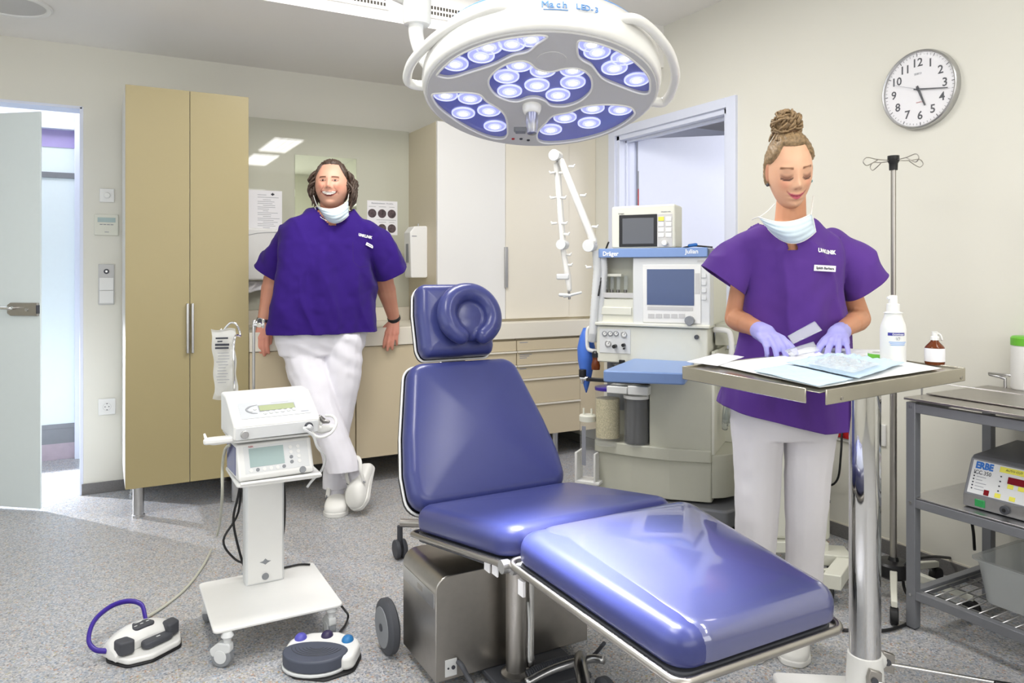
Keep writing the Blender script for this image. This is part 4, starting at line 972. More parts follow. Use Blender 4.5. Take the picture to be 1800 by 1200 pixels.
# ================================================================ CONSOLE TROLLEY (left)
t = thing('equipment_trolley', 'white column trolley on four castors carrying two consoles, left of the chair', 'trolley', (.52, 2.7, 0))
FL = (.308, 2.488)
pl = [(.308, 2.488), (.72, 2.488), (.72, 2.905), (.308, 2.905)]
MB().prism(rpoly(pl, .02, 5), .112, .122).build('base_plate', 'white', t, .003)
cxa, cxb, cya, cyb = .452, .588, 2.79, 2.86
MB().prism(rpoly([(cxa, cya), (cxb, cya), (cxb, cyb), (cxa, cyb)], .01, 3), .122, .535).build('column', 'gwhite', t, .002)
MB().box(cxa + .008, cxb - .008, cya - .002, cya + .001, .127, .525).build('column_panel', 'white', t, .001)
MB().cyl((.52, cya - .005, .147), (.52, cya - .002, .147), .012).build('lock_knob', 'grey', t)
MB().prism([(.50, .20), (.512, .203), (.52, .211), (.528, .203), (.54, .2), (.528, .195), (.52, .189), (.512, .195)], cya - .0028, cya - .002, 1).build('emblem', 'grey', t)
MB().prism(rpoly([(.395, 2.60), (.68, 2.60), (.68, 2.88), (.395, 2.88)], .02, 5), .528, .538).build('shelf', 'white', t, .003)
MB().tube([(.405, 2.60, .541), (.67, 2.60, .541)], .006, 8).build('shelf_lip', 'white', t)
MB().prism(rpoly([(.385, 2.645), (.665, 2.645), (.665, 2.88), (.385, 2.88)], .02, 5), .668, .676).build('upper_shelf', 'white', t, .003)
MB().box(.50, .56, 2.85, 2.875, .535, .70).build('mast', 'gwhite', t, .003)
def small_castor(x, y, rz, mt='gwhite'):
    Mx = T(x, y, 0) @ Matrix.Rotation(rz, 4, 'Z')
    o_ = MB(Mx).lathe([(.008, -.011), (.030, -.012), (.034, -.008), (.034, .008), (.030, .012), (.008, .011)], (0, .012, .034), 28, 0).build('castor_wheel', 'grey', t)
    MB(Mx).cyl((-.014, .012, .034), (.014, .012, .034), .021).build('hub', 'gwhite', o_, .001)
    MB(Mx).lathe([(.012, 0), (.012, .02), (.02, .03), (.014, .044)], (0, -.006, .068), 18).build('castor_stem', 'gwhite', t)
    MB(Mx).prism(rpoly([(-.022, .05), (.04, .03), (.052, .052), (.02, .078), (-.02, .078)], .01, 4), -.013, .013, 0).build('castor_hood', 'gwhite', t, .004)
small_castor(.345, 2.50, .9); small_castor(.685, 2.52, .1); small_castor(.345, 2.865, 2.6); small_castor(.685, 2.865, -1.9)
# hooks / poles
a, b_ = pY(418, 692, 2.86), pY(420, 588, 2.86)
hx = .385
MB().tube([(.43, 2.875, .66), (.425, 2.875, .98), pd(422, 590, 2.83), pd(416, 571, 2.83), pd(407, 567, 2.83), pd(399, 573, 2.83), pd(391, 583, 2.83), pd(388, 578, 2.83)], .0042, 10, smooth=6).build('hook_pole', 'chrome', t, 0, 180)
tp = pd(446, 572, 2.83)
MB().tube([(tp.x, tp.y, .66), (tp.x, tp.y, tp.z - .01), tp + Vector((.004, 0, .006)), pd(452, 567, 2.83)], .0055, 10, smooth=4).build('second_pole', 'alu', t, 0, 180)
c = pd(457, 571, 2.82)
MB().cyl(c - RT * .022, c + RT * .016, .0075).cyl(c + RT * .012 - Vector((0, 0, .012)), c + RT * .012 + Vector((0, 0, .022)), .0045).cyl(c + FW * -.012, c + FW * .012, .009).build('pole_clamp', 'chrome', t, .001)
# side tray on the left and hand-piece rest on the right
MB().tube([pd(418, 775, 2.55), pd(404, 776, 2.52), pd(375, 779, 2.52), pd(364, 774, 2.52), pd(359, 762, 2.52)], [.006, .01, .014, .012, .006], 10, smooth=5, flat=.45).build('side_tray_rim', 'white', t, 0, 180)
p = pd(385, 772, 2.52); Mq = T(p) @ MC @ Matrix.Rotation(radians(-6), 4, 'Y')
MB(Mq).prism(rpoly([(-.05, -.022), (.06, -.022), (.06, .022), (-.05, .022)], .015, 5), -.012, .008).build('side_tray', 'white', t, .006)
# dark cables behind the column
for pts, r in (([(.46, 2.87, .53), (.44, 2.88, .42), (.425, 2.885, .33), (.45, 2.88, .2), (.47, 2.87, .14)], .0045), ([(.45, 2.87, .53), (.445, 2.9, .36), (.39, 2.88, .27), (.43, 2.9, .19), (.47, 2.88, .17)], .0042),
               ([(.59, 2.87, .53), (.60, 2.88, .42), (.605, 2.88, .3), (.59, 2.87, .24)], .0045), ([(.60, 2.9, .5), (.612, 2.9, .4), (.61, 2.9, .28), (.60, 2.9, .22)], .004)):
    MB().tube(pts, r, 8, smooth=6).build('cable', 'black', t, 0, 180)
MB().tube([(.58, 2.88, .128), (.66, 2.89, .127), (.70, 2.87, .127)], .004, 8, smooth=4).build('cable', 'black', t, 0, 180)
# lower console
def console(nm, lab, x0, x1, yb, yf, z0, z1, lean, front, mt='white'):
    t = thing(nm, lab, 'medical console', ((x0 + x1) / 2, (yf + yb) / 2, z0)); return t
Ml = T(.530, 2.625, .5385) @ Matrix.Rotation(radians(3), 4, 'Z')
t = thing('lower_console', 'white console with large pale display on the lower trolley shelf', 'medical console', (.53, 2.7, .54))
MB(Ml).prism(rpoly([(0, .004), (0, .02), (.045, .118), (.20, .124), (.20, .004)], .008, 4), -.127, .127, 0).build('case', 'white', t, .008, seg=3)
MB(Ml).box(-.1285, -.126, .05, .19, .015, .11).build('side_plate', 'navy', t, .002)
MB(Ml).prism([(.02, -.002), (.02, .006), (.20, .006), (.20, -.002)], -.12, .12, 0).build('underside', 'gwhite', t)
sl = math.atan2(.098, .045)
Mf_ = Ml @ T(0, .0, .02) @ Matrix.Rotation(sl, 4, 'X')      # x right, y up the sloping front, z out
MB(Mf_).box(-.088, .028, .028, .092, .0, .0015).build('display', 'lcd2', t, .0005)
MB(Mf_).box(-.105, .112, .008, .100, -.001, .0006).build('front_panel', 'gwhite', t, .0005)
for k in range(6): MB(Mf_).cyl((-.086 + .022 * k, .018, 0), (-.086 + .022 * k, .018, .0022), .0062, n=14).build('button', 'grey' if k in (1, 5) else 'white', t)
for i in range(2):
    for j in range(4): MB(Mf_).cyl((.052 + .026 * i, .03 + .017 * j, 0), (.052 + .026 * i, .03 + .017 * j, .0022), .0062, n=14).build('button', 'grey' if (i, j) in ((0, 0), (0, 1)) else 'white', t)
MB(Mf_).cyl((.086, -.002, -.004), (.086, -.002, .004), .011).build('jack', 'grey', t)
text('NSK', .009, Mf_ @ T(-.08, .098, .0014), 'red', t)
# upper console
Mu = T(.528, 2.628, .679) @ Matrix.Rotation(radians(3), 4, 'Z')
t = thing('upper_console', 'larger white console with narrow green display on top of the trolley', 'medical console', (.53, 2.72, .68))
MB(Mu).prism(rpoly([(.0, .002), (-.004, .048), (.0, .056), (.13, .135), (.215, .138), (.215, .002)], .008, 4), -.142, .150, 0).build('case', 'white', t, .008, seg=3)
MB(Mu).box(-.135, .142, -.0055, .0, .004, .045).build('front_band', 'gwhite', t, .002)
sl = math.atan2(.079, .13); Mf_ = Mu @ T(0, .0, .0565) @ Matrix.Rotation(sl, 4, 'X')
MB(Mf_).prism(rpoly([(-.112, .022), (.128, .022), (.112, .105), (-.112, .105)], .004, 3), .0, .001).build('front_panel', mat('console_panel', 'b4b8bc', .4), t)
MB(Mf_).box(-.045, .075, .055, .082, .001, .0025).build('display', 'lcd', t, .0005)
MB(Mf_).box(-.048, .078, .052, .085, .001, .0018).build('display_frame', 'grey', t, .0005)
m = MB(Mf_)
m.tube([(-.048, .088, .0015), (-.075, .082, .0015), (-.088, .066, .0015), (-.075, .05, .0015), (-.055, .045, .0015)], [.001, .003, .004, .003, .001], 8, smooth=6, flat=.3); m.build('swoosh', 'grey', t, 0, 180)
for k in range(6): MB(Mf_).cyl((-.03 + .02 * k, .043 + .001 * k, .001), (-.03 + .02 * k, .043 + .001 * k, .0035), .0065, n=14).build('button', 'white', t)
for k in range(2): MB(Mf_).cyl((-.06 - .012 * k, .068 - .008 * k, .001), (-.06 - .012 * k, .068 - .008 * k, .0035), .0055, n=14).build('button', 'white', t)
MB(Mf_).box(.0, .06, .0925, .0935, .001, .0013).box(.092, .118, .033, .036, .001, .0013).build('lettering', 'gink', t)
MB(Mu).cyl((-.108, -.014, .022), (-.108, -.003, .022), .013).build('left_port', 'alu', t, .002)
o_ = MB(Mu).cyl((.108, -.012, .026), (.108, -.003, .026), .015).build('right_port', 'dgrey', t, .002)
MB(Mu).cyl((.108, -.03, .024), (.108, -.01, .026), .009).build('port_plug', 'gwhite', o_, .002)
# hand-piece with cord
t = thing('handpiece', 'white surgical handpiece with coiled cord in a holder right of the upper console', 'handpiece', Mu @ Vector((.19, .05, .03)))
Pm = lambda px, py, d=2.68: pd(px, py, d)
MB().chain([Pm(548, 751), Pm(566, 755), Pm(585, 751)], [.012, .015, .011]).build('rest', 'white', t, 0, 60)
MB().chain([Pm(562, 733, 2.66), Pm(570, 740, 2.66), Pm(577, 741, 2.66)], [.008, .009, .006]).build('motor', 'dchrome', t, 0, 60)
MB().tube([Mu @ Vector((.108, -.03, .024)), Pm(534, 753, 2.56), Pm(550, 765, 2.58), Pm(558, 785, 2.6), Pm(571, 803, 2.64), Pm(566, 825, 2.68), Pm(548, 845, 2.7), Pm(540, 856, 2.7)], .0048, 10, smooth=7).build('cord', 'gwhite', t, 0, 180)
MB().tube([Pm(541, 725, 2.64), Pm(546, 755, 2.62), Pm(560, 768, 2.62), Pm(580, 762, 2.64), Pm(591, 745, 2.68), Pm(586, 732, 2.7), Pm(572, 730, 2.7)], .005, 10, smooth=7).build('cord', 'white', t, 0, 180)
MB().tube([Pm(541, 726, 2.65), Pm(553, 736, 2.65), Pm(566, 746, 2.66)], .006, 10, smooth=5).build('cord', 'white', t, 0, 180)
# saline bag
t = thing('infusion_bag', 'clear overwrapped infusion bag with black print hanging from the trolley hook', 'infusion bag', pd(396, 640, 2.80))
def bagf(side):
    def f(u, v):
        w = 43 - 3 * sin(v * 3) + (4 * (v > .9) * (v - .9) * 10)
        px = 392 + 6 * v + (u - .5) * w + 1.2 * sin(v * 17); py = 578 + 123 * v + 2 * sin(u * 6)
        b_ = .016 * (sin(pi * u) ** .7) * (sin(pi * min(max((v - .05) / .88, 0), 1)) ** .6)
        return pd(px, py, 2.80 - side * b_ + .002 * sin(v * 23 + u * 9))
    return f
m = MB(); m.grid(bagf(1), 14, 30); m.grid(bagf(-1), 14, 30)
m.build('bag', mat('overwrap_film', 'e2e2de', .3, alpha=.72, var=.08, vscale=30), t, 0, 180)
m = MB(); rnd = random.Random(5)
def bl(px0, px1, py, h=2.2, d=2.775):
    m.hexa([pd(px0, py, d), pd(px1, py - .5, d), pd(px1, py - .5 + h, d), pd(px0, py + h, d)], [pd(px0, py, d - .0006), pd(px1, py - .5, d - .0006), pd(px1, py - .5 + h, d - .0006), pd(px0, py + h, d - .0006)])
bl(379, 401, 593, 3); bl(382, 391, 599, 2.4); bl(378, 403, 604, 4); bl(378, 402, 610, 3.4)
m.build('lettering', 'ink', t)
m = MB()
for k in range(11): bl(380 + rnd.uniform(0, 4), 396 + rnd.uniform(0, 8), 620 + 5.2 * k, 1)
m.build('small_print', 'gink', t)
# ================================================================ FOOT CONTROLS
Mx = T(pz(252, 1142, 0)) @ Matrix.Rotation(radians(27), 4, 'Z') ; Mx = Mx @ Matrix.Diagonal((.90, .90, 1.12, 1))
t = thing('foot_control', 'white foot control with dark grey buttons and a purple carrying loop on the floor', 'foot control', pz(258, 1140, 0))
base = rpoly([(-.105, -.08), (-.03, -.115), (.09, -.10), (.13, -.03), (.125, .06), (.06, .10), (-.09, .09), (-.125, .02)], .035, 6)
MB(Mx).prism(base, 0, .007).build('rubber_sole', 'black', t, .002)
MB(Mx).prism([tuple(p) for p in inset(base, .003)], .007, .024).build('base_plate', 'white', t, .006, seg=3)
# arched upper body
def arch(u, v):
    x = -.118 + .236 * u; yb_, yf_ = .088 - .02 * abs(u - .5), -.028 - .016 * cos(2 * pi * u)
    y = yb_ + (yf_ - yb_) * v; h = .030 + .052 * (sin(pi * min(max(u, .03), .97)) ** .55) * (1 - .30 * v) * (1 if v > .02 else .8)
    return Vector((x, y, h))
m = MB(Mx)
prof = []
for i in range(25):
    u = i / 24; x = -.120 + .240 * u; e = sin(pi * (.02 + .96 * u)); h = .018 + .058 * e ** .35
    yb_ = .085 * (.8 + .2 * e); yf_ = -.035 - .02 * e * 0
    prof.append([(x, yb_, .01), (x, yb_, h * .55), (x, yb_ - .02, h * .9), (x, yb_ - .05, h), (x, .0, h * .96), (x, yf_ + .015, h * .85), (x, yf_, h * .66), (x, yf_, max(h * .66 - .02, .012) if .14 < u < .86 else .012), (x, yf_ + .02, .012)])
m.rings(prof); m.build('upper_body', 'white', t, .002, 60)
for sx, nm in ((-1, 'left_button'), (1, 'right_button')):
    MB(Mx).prism(rpoly([(sx * .060, -.066), (sx * .112, -.050), (sx * .114, .0), (sx * .066, -.008)][::sx], .012, 4), .028, .066).build(nm, 'dgrey', t, .006, seg=3)
MB(Mx).prism(rpoly([(-.045, -.012), (.045, -.012), (.035, .035), (-.02, .045)], .015, 5), .066, .0755).build('middle_button', 'dgrey', t, .003)
m = MB(Mx)
for k in range(3): m.ell((-.024 + .024 * k, .008 + .003 * k, .0762), (.007, .003, .0006), 12, 6)
m.build('button_mark', 'gwhite', t)
MB(Mx).prism(rpoly([(-.038, -.078), (.075, -.072), (.088, -.02), (-.03, -.03)], .02, 5), .026, .044).build('foot_pedal', 'dgrey', t, .006, seg=3)
MB(Mx).box(.02, .034, -.055, -.048, .0442, .0448).build('pedal_mark', 'gwhite', t)
pts = [(-.118, .03, .03), (-.148, .05, .04), (-.150, .09, .06), (-.10, .15, .085), (-.02, .19, .095), (.05, .195, .09), (.085, .165, .075), (.075, .12, .05), (.06, .085, .035)]
MB(Mx).tube(pts, .0078, 12, smooth=7).build('carrying_loop', 'purpletube', t, 0, 180)
MB().tube([Mx @ Vector((-.02, .088, .03)), pz(246, 1092, .012), pz(290, 1064, .006), pz(330, 1030, .006), pz(362, 985, .008), pz(383, 935, .02), pd(390, 880, 2.75), pd(391, 820, 2.7), pd(396, 790, 2.62), pd(404, 782, 2.58)], [.008, .006] + [.0052] * 8, 10, smooth=7).build('cable', 'mach2', t, 0, 180)
Mx = T(pz(565, 1164, 0)) @ Matrix.Rotation(-YAW + radians(-3), 4, 'Z') @ Matrix.Diagonal((.92, 1.08, 1.0, 1))
t = thing('foot_switch', 'foot switch with slate ribbed pedal and three coloured round buttons', 'foot control', pz(565, 1153, 0))
o1 = rpoly([(-.132, -.035), (-.132, .05), (-.07, .095), (.03, .105), (.118, .062), (.132, .03), (.132, -.05), (.05, -.105), (-.06, -.095)], .04, 6)
MB(Mx).prism(o1, 0, .006).build('rubber_sole', 'black', t, .002)
o2 = rpoly([(-.128, -.02), (-.128, .048), (-.07, .090), (.03, .10), (.113, .06), (.128, .03), (.128, -.045), (.095, -.06), (.0, .0)], .03, 6)
MB(Mx).prism(o2, .006, .05).build('housing', 'white', t, .012, seg=4)
o3 = [( -.126 + 0, -.01)] ; 
top_ = [(.112 * cos(a) - .012, -.022 + .050 * sin(a)) for a in [radians(v) for v in range(0, 181, 12)]]
bot_ = [(-.012 + .112 * cos(a), -.022 + .075 * sin(a)) for a in [radians(v) for v in range(192, 360, 12)]]
o3 = top_ + bot_
MB(Mx).prism([tuple(p) for p in inset(o3, -.003)], .006, .016).build('base_trim', 'gwhite', t, .003)
MB(Mx).prism(o3, .016, .054).build('foot_pedal', 'pedal', t, .006, seg=3)
m = MB(Mx)
for k in range(6):
    r = .02 + .010 * k
    m.tube([(-.012 + r * 1.25 * cos(a), -.006 + r * .78 * sin(a) , .0545) for a in [radians(v) for v in range(190, 351, 10)]], .0012, 6)
m.build('pedal_ribs', 'dgrey', t, 0, 180)
for (x, y), mt in (((-.092, .048), mat('violet_button', '5a58b8', .4)), ((-.004, .068), mat('dark_violet_button', '342c4e', .4)), ((.078, .044), mat('blue_button', '2c78b4', .4))):
    MB(Mx).ell((x, y, .050), (.021, .021, .016), 24, 12).build('round_button', mt, t)
MB().tube([Mx @ Vector((.04, .095, .02)), pz(597, 1112, .01), pz(607, 1098, .01), pz(612, 1082, .02), pz(606, 1072, .06), pz(598, 1062, .10)], .004, 8, smooth=6).build('cable', 'black', t, 0, 180)
# ================================================================ INSTRUMENT TABLE (woman works here)
TN = W(.670, 1.624, .985)
MT_ = T(TN) @ Matrix.Rotation(-YAW + radians(31), 4, 'Z') @ Matrix.Rotation(radians(-1.1), 4, 'Y') @ Matrix.Rotation(radians(.9), 4, 'X')
t = thing('instrument_table', 'stainless instrument table on a thick chrome column in front of the woman', 'instrument table', W(1.0, 2.12, 0))
A, B = .575, .418; e = .030; g = .034
MB(MT_).box(.004, A - .004, .004, B - .004, -.0035, -.0015).build('table_top', 'steel2', t, .0005)
def flange(nm, p0, p1, n): # skirt hanging from the edge, with small upstand lip
    P0 = Vector(p0); P1 = Vector(p1); nn = Vector(n)
    m = MB(MT_)
    a = [P0, P1, P1 + nn * .004, P0 + nn * .004]
    lo = [v + Vector((0, 0, -e)) for v in a]; hi = [v + Vector((0, 0, .004)) for v in a]
    m.hexa(lo, hi); return m.build(nm, 'steel2', t, .0015)
flange('edge_flange', (0, g, 0), (0, B, 0), (-1, 0, 0)); flange('edge_flange', (g * .5, 0, 0), (A, 0, 0), (0, -1, 0))
flange('edge_flange', (A, 0, 0), (A, B, 0), (1, 0, 0)); flange('edge_flange', (0, B, 0), (A, B, 0), (0, 1, 0))
for x_, y_ in ((.07, -.0045), (A - .02, -.0045)): MB(MT_).cyl((x_, y_ - .001, -.02), (x_, y_ + .001, -.02), .004, n=14).build('rivet', 'steel', t)
pc = W(1.0, 2.115, 0)
zc = .155
MB().lathe([(.042, zc), (.042, .93)], (pc.x, pc.y, 0), 40).build('column', 'chrome', t)
MB().lathe([(.046, .925), (.046, .945), (.044, .948), (.044, .972)], (pc.x, pc.y, 0), 40).build('column_collar', 'chrome', t)
q0 = Vector((pc.x, pc.y, .955)) + RT * .045; MB().cyl(q0, q0 + RT * .022, .006).cyl(q0 + RT * .02, q0 + RT * .035, .015).build('clamp_knob', 'steel', t, .002)
Mc = T(pc) @ MC
MB(Mc).lathe([(.052, .02), (.050, .10), (.046, zc + .01), (.042, zc + .012)], (0, 0, 0), 36).build('foot_collar', 'white', t)
MB(Mc).prism(rpoly([(-.24, -.08), (.08, -.11), (.08, .10), (-.22, .13)], .02, 4), .012, .045).build('base_plate', 'white', t, .006)
MB(Mc).cap((.03, .03, .122), (.058, .05, .122), .028).build('boss', 'white', t, 0, 60)
for (x_, y_, dx, dy) in ((.0, -.052, .32, -.11), (.085, .045, .32, -.04)):
    MB(Mc).prism([(x_ - .018, .095), (x_ + .018, .085), (x_ + .02, .14), (x_ - .012, .15), (x_ - .02, .125)], y_ - .008, y_ + .006, 1).build('pedal_bracket', 'steel', t, .002)
    MB(Mc).tube([(x_ + .01, y_ - .004, .112), (x_ + dx, y_ + dy, .075)], .0055, 10).build('pedal_rod', 'chrome', t)
    MB(Mc).cap((x_ + dx - .03, y_ + dy, .078), (x_ + dx + .02, y_ + dy - .005, .072), .008).build('rod_grip', 'black', t, 0, 60)
    MB(Mc).cyl((x_ - .002, y_ - .012, .12), (x_ - .002, y_ - .004, .12), .009).build('bracket_bolt', 'dgrey', t)
# things on the table
def th_(px, py, z_=0): return hit(MT_, 2, z_, px, py)
def on(px, py, z_=0): p = th_(px, py, z_); return MT_ @ p
def crumple(nm, lab, cat, corners, zb, amp, mt, group=None, n=26, seed=1, th=.002, scale=30):
    C = [th_(*c, zb) for c in corners]
    t = thing(nm, lab, cat, MT_ @ C[0], group=group)
    def f(u, v):
        p = (C[0] * (1 - u) + C[1] * u) * (1 - v) + (C[3] * (1 - u) + C[2] * u) * v
        e_ = min(u, v, 1 - u, 1 - v) * 6
        nz = noise.fractal(Vector((p.x * scale, p.y * scale, seed)), 1, 2, 3)
        q = p + Vector((noise.noise(Vector((u * 5, v * 5, seed + 3))) * .004, noise.noise(Vector((u * 5, v * 5, seed + 9))) * .004, 0))
        q.z = zb + th + amp * (abs(nz) * min(e_, 1) + .12)
        return MT_ @ q
    MB().grid(f, n, n).build('sheet', mt, t, 0, 180, solid=.0012); return t
crumple('drape', 'white folded paper wrap under the blue drape packet, filling the near corner of the tray', 'wrap', [(1441, 683), (1655, 649), (1475, 616), (1250, 641)], .001, .009, 'drapew', seed=2)
crumple('paper_sheet', 'white printed sheet lying at the left corner of the tray', 'paper', [(1207, 637), (1262, 644), (1308, 628), (1262, 622)], .005, .001, 'paper', seed=4, n=8, scale=5)
crumple('drape', 'pale blue folded drape along the front left edge of the tray', 'drape', [(1325, 653), (1438, 681), (1500, 668), (1385, 642)], .007, .008, 'drape', seed=6)
crumple('drape_packet', 'pale blue crumpled plastic packet in the middle of the tray', 'packet', [(1382, 640), (1510, 668), (1590, 640), (1460, 624)], .010, .024, 'drape', seed=8, scale=45)
crumple('clear_pouch', 'clear plastic pouch lying over the blue packet, near the right hand', 'pouch', [(1415, 640), (1500, 658), (1548, 642), (1465, 626)], .022, .014, 'film', seed=12, scale=60)
crumple('drape', 'white wrap behind the packet, between the gloved hands', 'wrap', [(1350, 634), (1460, 640), (1570, 618), (1420, 612)], .002, .014, 'drapew', seed=15)
# upright clear pouches held by the left glove
def pouch(nm, lab, P, d, seed):
    t = thing(nm, lab, 'pouch', pd(*P[0], d[0]))
    c = [pd(P[i][0], P[i][1], d[i]) for i in range(4)]
    MB().grid(lambda u, v: (c[0] * (1 - u) + c[1] * u) * (1 - v) + (c[3] * (1 - u) + c[2] * u) * v + FW * (.004 * sin(5 * u + seed)), 10, 6).build('film_sheet', 'film', t, 0, 180, solid=.0006)
    MB().tube([c[0], c[1]], .0012, 6).tube([c[3], c[2]], .0012, 6).build('seal', 'clearp', t)
pouch('sterile_pouch', 'clear sterile pouch held up at an angle by the woman', [(1385, 591), (1432, 565), (1444, 580), (1394, 604)], [2.09, 2.10, 2.08, 2.06], 0)
pouch('sterile_pouch', 'clear sterile pouch with dark seam lying flat between the two gloved hands', [(1380, 616), (1430, 601), (1440, 616), (1390, 626)], [2.06, 2.08, 2.04, 2.03], 1)
# tape roll
c = th_(1549, 633); t = thing('tape_roll', 'roll of green and white adhesive tape on the tray beside the spray bottle', 'tape roll', MT_ @ c)
cc2 = MT_ @ Vector((c.x, c.y, 0))
MB().lathe([(.024, .0), (.0335, .0), (.0335, .006)], cc2, 32, caps=False).lathe([(.024, .022), (.0335, .022), (.0335, .019)], cc2, 32, caps=False).lathe([(.024, 0), (.024, .022)], cc2, 32, caps=False).build('tape', 'white', t)
MB().lathe([(.034, .0055), (.0342, .006), (.0342, .0185), (.034, .019)], cc2, 32, caps=False).build('green_band', 'green', t)
# spray bottle
c = th_(1587, 640); b0 = MT_ @ Vector((c.x + .004, c.y + .03, .001)); dd = (b0 - EYE).dot(FW); k_ = dd / FO
t = thing('spray_bottle', 'white disinfectant spray bottle with purple label band on the tray', 'bottle', b0)
hh = (650 - 532) * k_; r0 = 21 * k_
MB().lathe([(r0 * .9, 0), (r0, .006), (r0, hh * .50), (r0 * .93, hh * .57), (r0 * .70, hh * .68), (r0 * .64, hh * .73), (r0 * .78, hh * .74), (r0 * .5, hh * .76), (r0 * .5, hh * .80)], b0, 36).build('body', 'white', t)
MB().lathe([(r0 * .52, hh * .755), (r0 * .50, hh * .87), (r0 * .36, hh * .88), (r0 * .33, hh * .985), (r0 * .28, hh)], b0, 28).build('cap', 'white', t)
MB().tube([b0 + Vector((0, 0, hh * .96)), b0 + Vector((0, 0, hh * .96)) - RT * .016 - FW * .0], [.006, .004], 10).build('nozzle', 'white', t)
Mlb = T(b0) @ MC
def lab_arc(nm, mt, r, a0, a1, z0, z1):
    m = MB(Mlb); R_ = []
    for k in range(13):
        a = radians(a0 + (a1 - a0) * k / 12) - pi / 2; R_.append([(cos(a) * r, sin(a) * r, z0), (cos(a) * (r + .0004), sin(a) * (r + .0004), z0), (cos(a) * (r + .0004), sin(a) * (r + .0004), z1), (cos(a) * r, sin(a) * r, z1)])
    m.rings(R_); m.build(nm, mt, t)
lab_arc('label_band', mat('violet_label', '3a3a96', .5), r0, -50, 28, hh * .41, hh * .455); lab_arc('small_print', 'gink', r0, -42, 32, hh * .27, hh * .275)
for k in range(3): lab_arc('small_print', 'tint', r0, -45 + 4 * k, 38 - 6 * k, hh * (.31 - .022 * k), hh * (.32 - .022 * k))
for s, z_, sz, mt in (('Octenisept', .432, .0085, 'wink'), ('·V7·', .362, .013, 'gink')): text(s, sz, Mlb @ T(-.004, -r0 - .0012, hh * z_) @ FACEY, mt, t, ext=.0002, xs=.8)
# amber vial
c = th_(1643, 641); b0 = MT_ @ Vector((c.x - .0, c.y - .0, .001)); dd = (b0 - EYE).dot(FW); k_ = dd / FO; r0 = 16 * k_; hh = 58 * k_
t = thing('amber_bottle', 'small amber glass dropper bottle with white label at the right corner of the tray', 'bottle', b0)
MB().lathe([(r0 * .92, 0), (r0, .004), (r0, hh * .5), (r0 * .88, hh * .56), (r0 * .42, hh * .70), (r0 * .36, hh * .76)], b0, 32).build('glass_body', 'amber', t)
MB().lathe([(r0 * 1.012, hh * .10), (r0 * 1.012, hh * .50)], b0, 32, caps=False).build('label_sheet', 'paper', t)
MB().lathe([(r0 * .44, hh * .74), (r0 * .44, hh * .84), (r0 * .28, hh * .86), (r0 * .28, hh * .98), (r0 * .34, hh), (.001, hh)], b0, 24).build('dropper_cap', 'white', t)
MB().tube([b0 + Vector((0, 0, hh * .96)), b0 + Vector((0, 0, hh * .9)) + RT * .014, b0 + Vector((0, 0, hh * .72)) + RT * .02], .003, 8, smooth=4).build('cap_strap', 'white', t, 0, 180)
# ================================================================ IV STAND
sb = W(.511 * 2.87, 2.87, 0); sx, sy = sb.x, sb.y
t = thing('infusion_stand', 'steel infusion stand with four wire hooks and black five-leg hub by the right wall', 'infusion stand', sb)
MB().cyl((sx, sy, .13), (sx, sy, .95), .0125).cyl((sx, sy, .9), (sx, sy, 1.66), .0095).build('pole', 'steel', t)
MB().box(sx - .016, sx + .016, sy - .016, sy + .016, .93, 1.0).build('height_clamp', 'black', t, .004)
MB().cap((sx + .0, sy - .02, .955), (sx - .02, sy - .05, .955), .009).build('clamp_knob', 'black', t, 0, 60)
MB().lathe([(.015, 1.635), (.016, 1.66), (.021, 1.67), (.021, 1.69), (.001, 1.692)], (sx, sy, 0), 20).build('hook_head', 'black', t)
for a in (0, 90, 180, 270):
    d_ = (RT * cos(radians(a + 12)) + FW * sin(radians(a + 12))); up_ = Vector((0, 0, 1)); c = Vector((sx, sy, 1.672))
    s_ = Vector((0, 0, 1)).cross(d_)
    MB().tube([c + d_ * .015, c + d_ * .07 + up_ * .002, c + d_ * .115 + up_ * .008, c + d_ * .132 - up_ * .008, c + d_ * .118 - up_ * .022, c + d_ * .095 - up_ * .014, c + d_ * .07 + up_ * .0], .0018, 8, smooth=6).build('wire_hook', 'steel', t, 0, 180)
MB().lathe([(.05, .075), (.062, .085), (.062, .125), (.055, .133), (.02, .137), (.016, .15)], (sx, sy, 0), 32).build('hub', 'black', t)
for k in range(5):
    a = radians(-1.35 + 72 * k); d_ = Vector((cos(a), sin(a), 0)); s_ = Vector((-sin(a), cos(a), 0)); c = Vector((sx, sy, 0))
    p = [c + d_ * .05 + s_ * w for w in (-.013, .013)] + [c + d_ * .27 + s_ * w for w in (.010, -.010)]
    MB().hexa([v + Vector((0, 0, zz)) for v, zz in zip(p, (.085, .085, .062, .062))], [v + Vector((0, 0, zz)) for v, zz in zip(p, (.118, .118, .085, .085))]).build('leg', 'mach', t, .003)
    e_ = c + d_ * .262
    MB().cyl(e_ + s_ * .014 + Vector((0, 0, .032)), e_ - s_ * .014 + Vector((0, 0, .032)), .030).build('castor', 'black', t, .004)
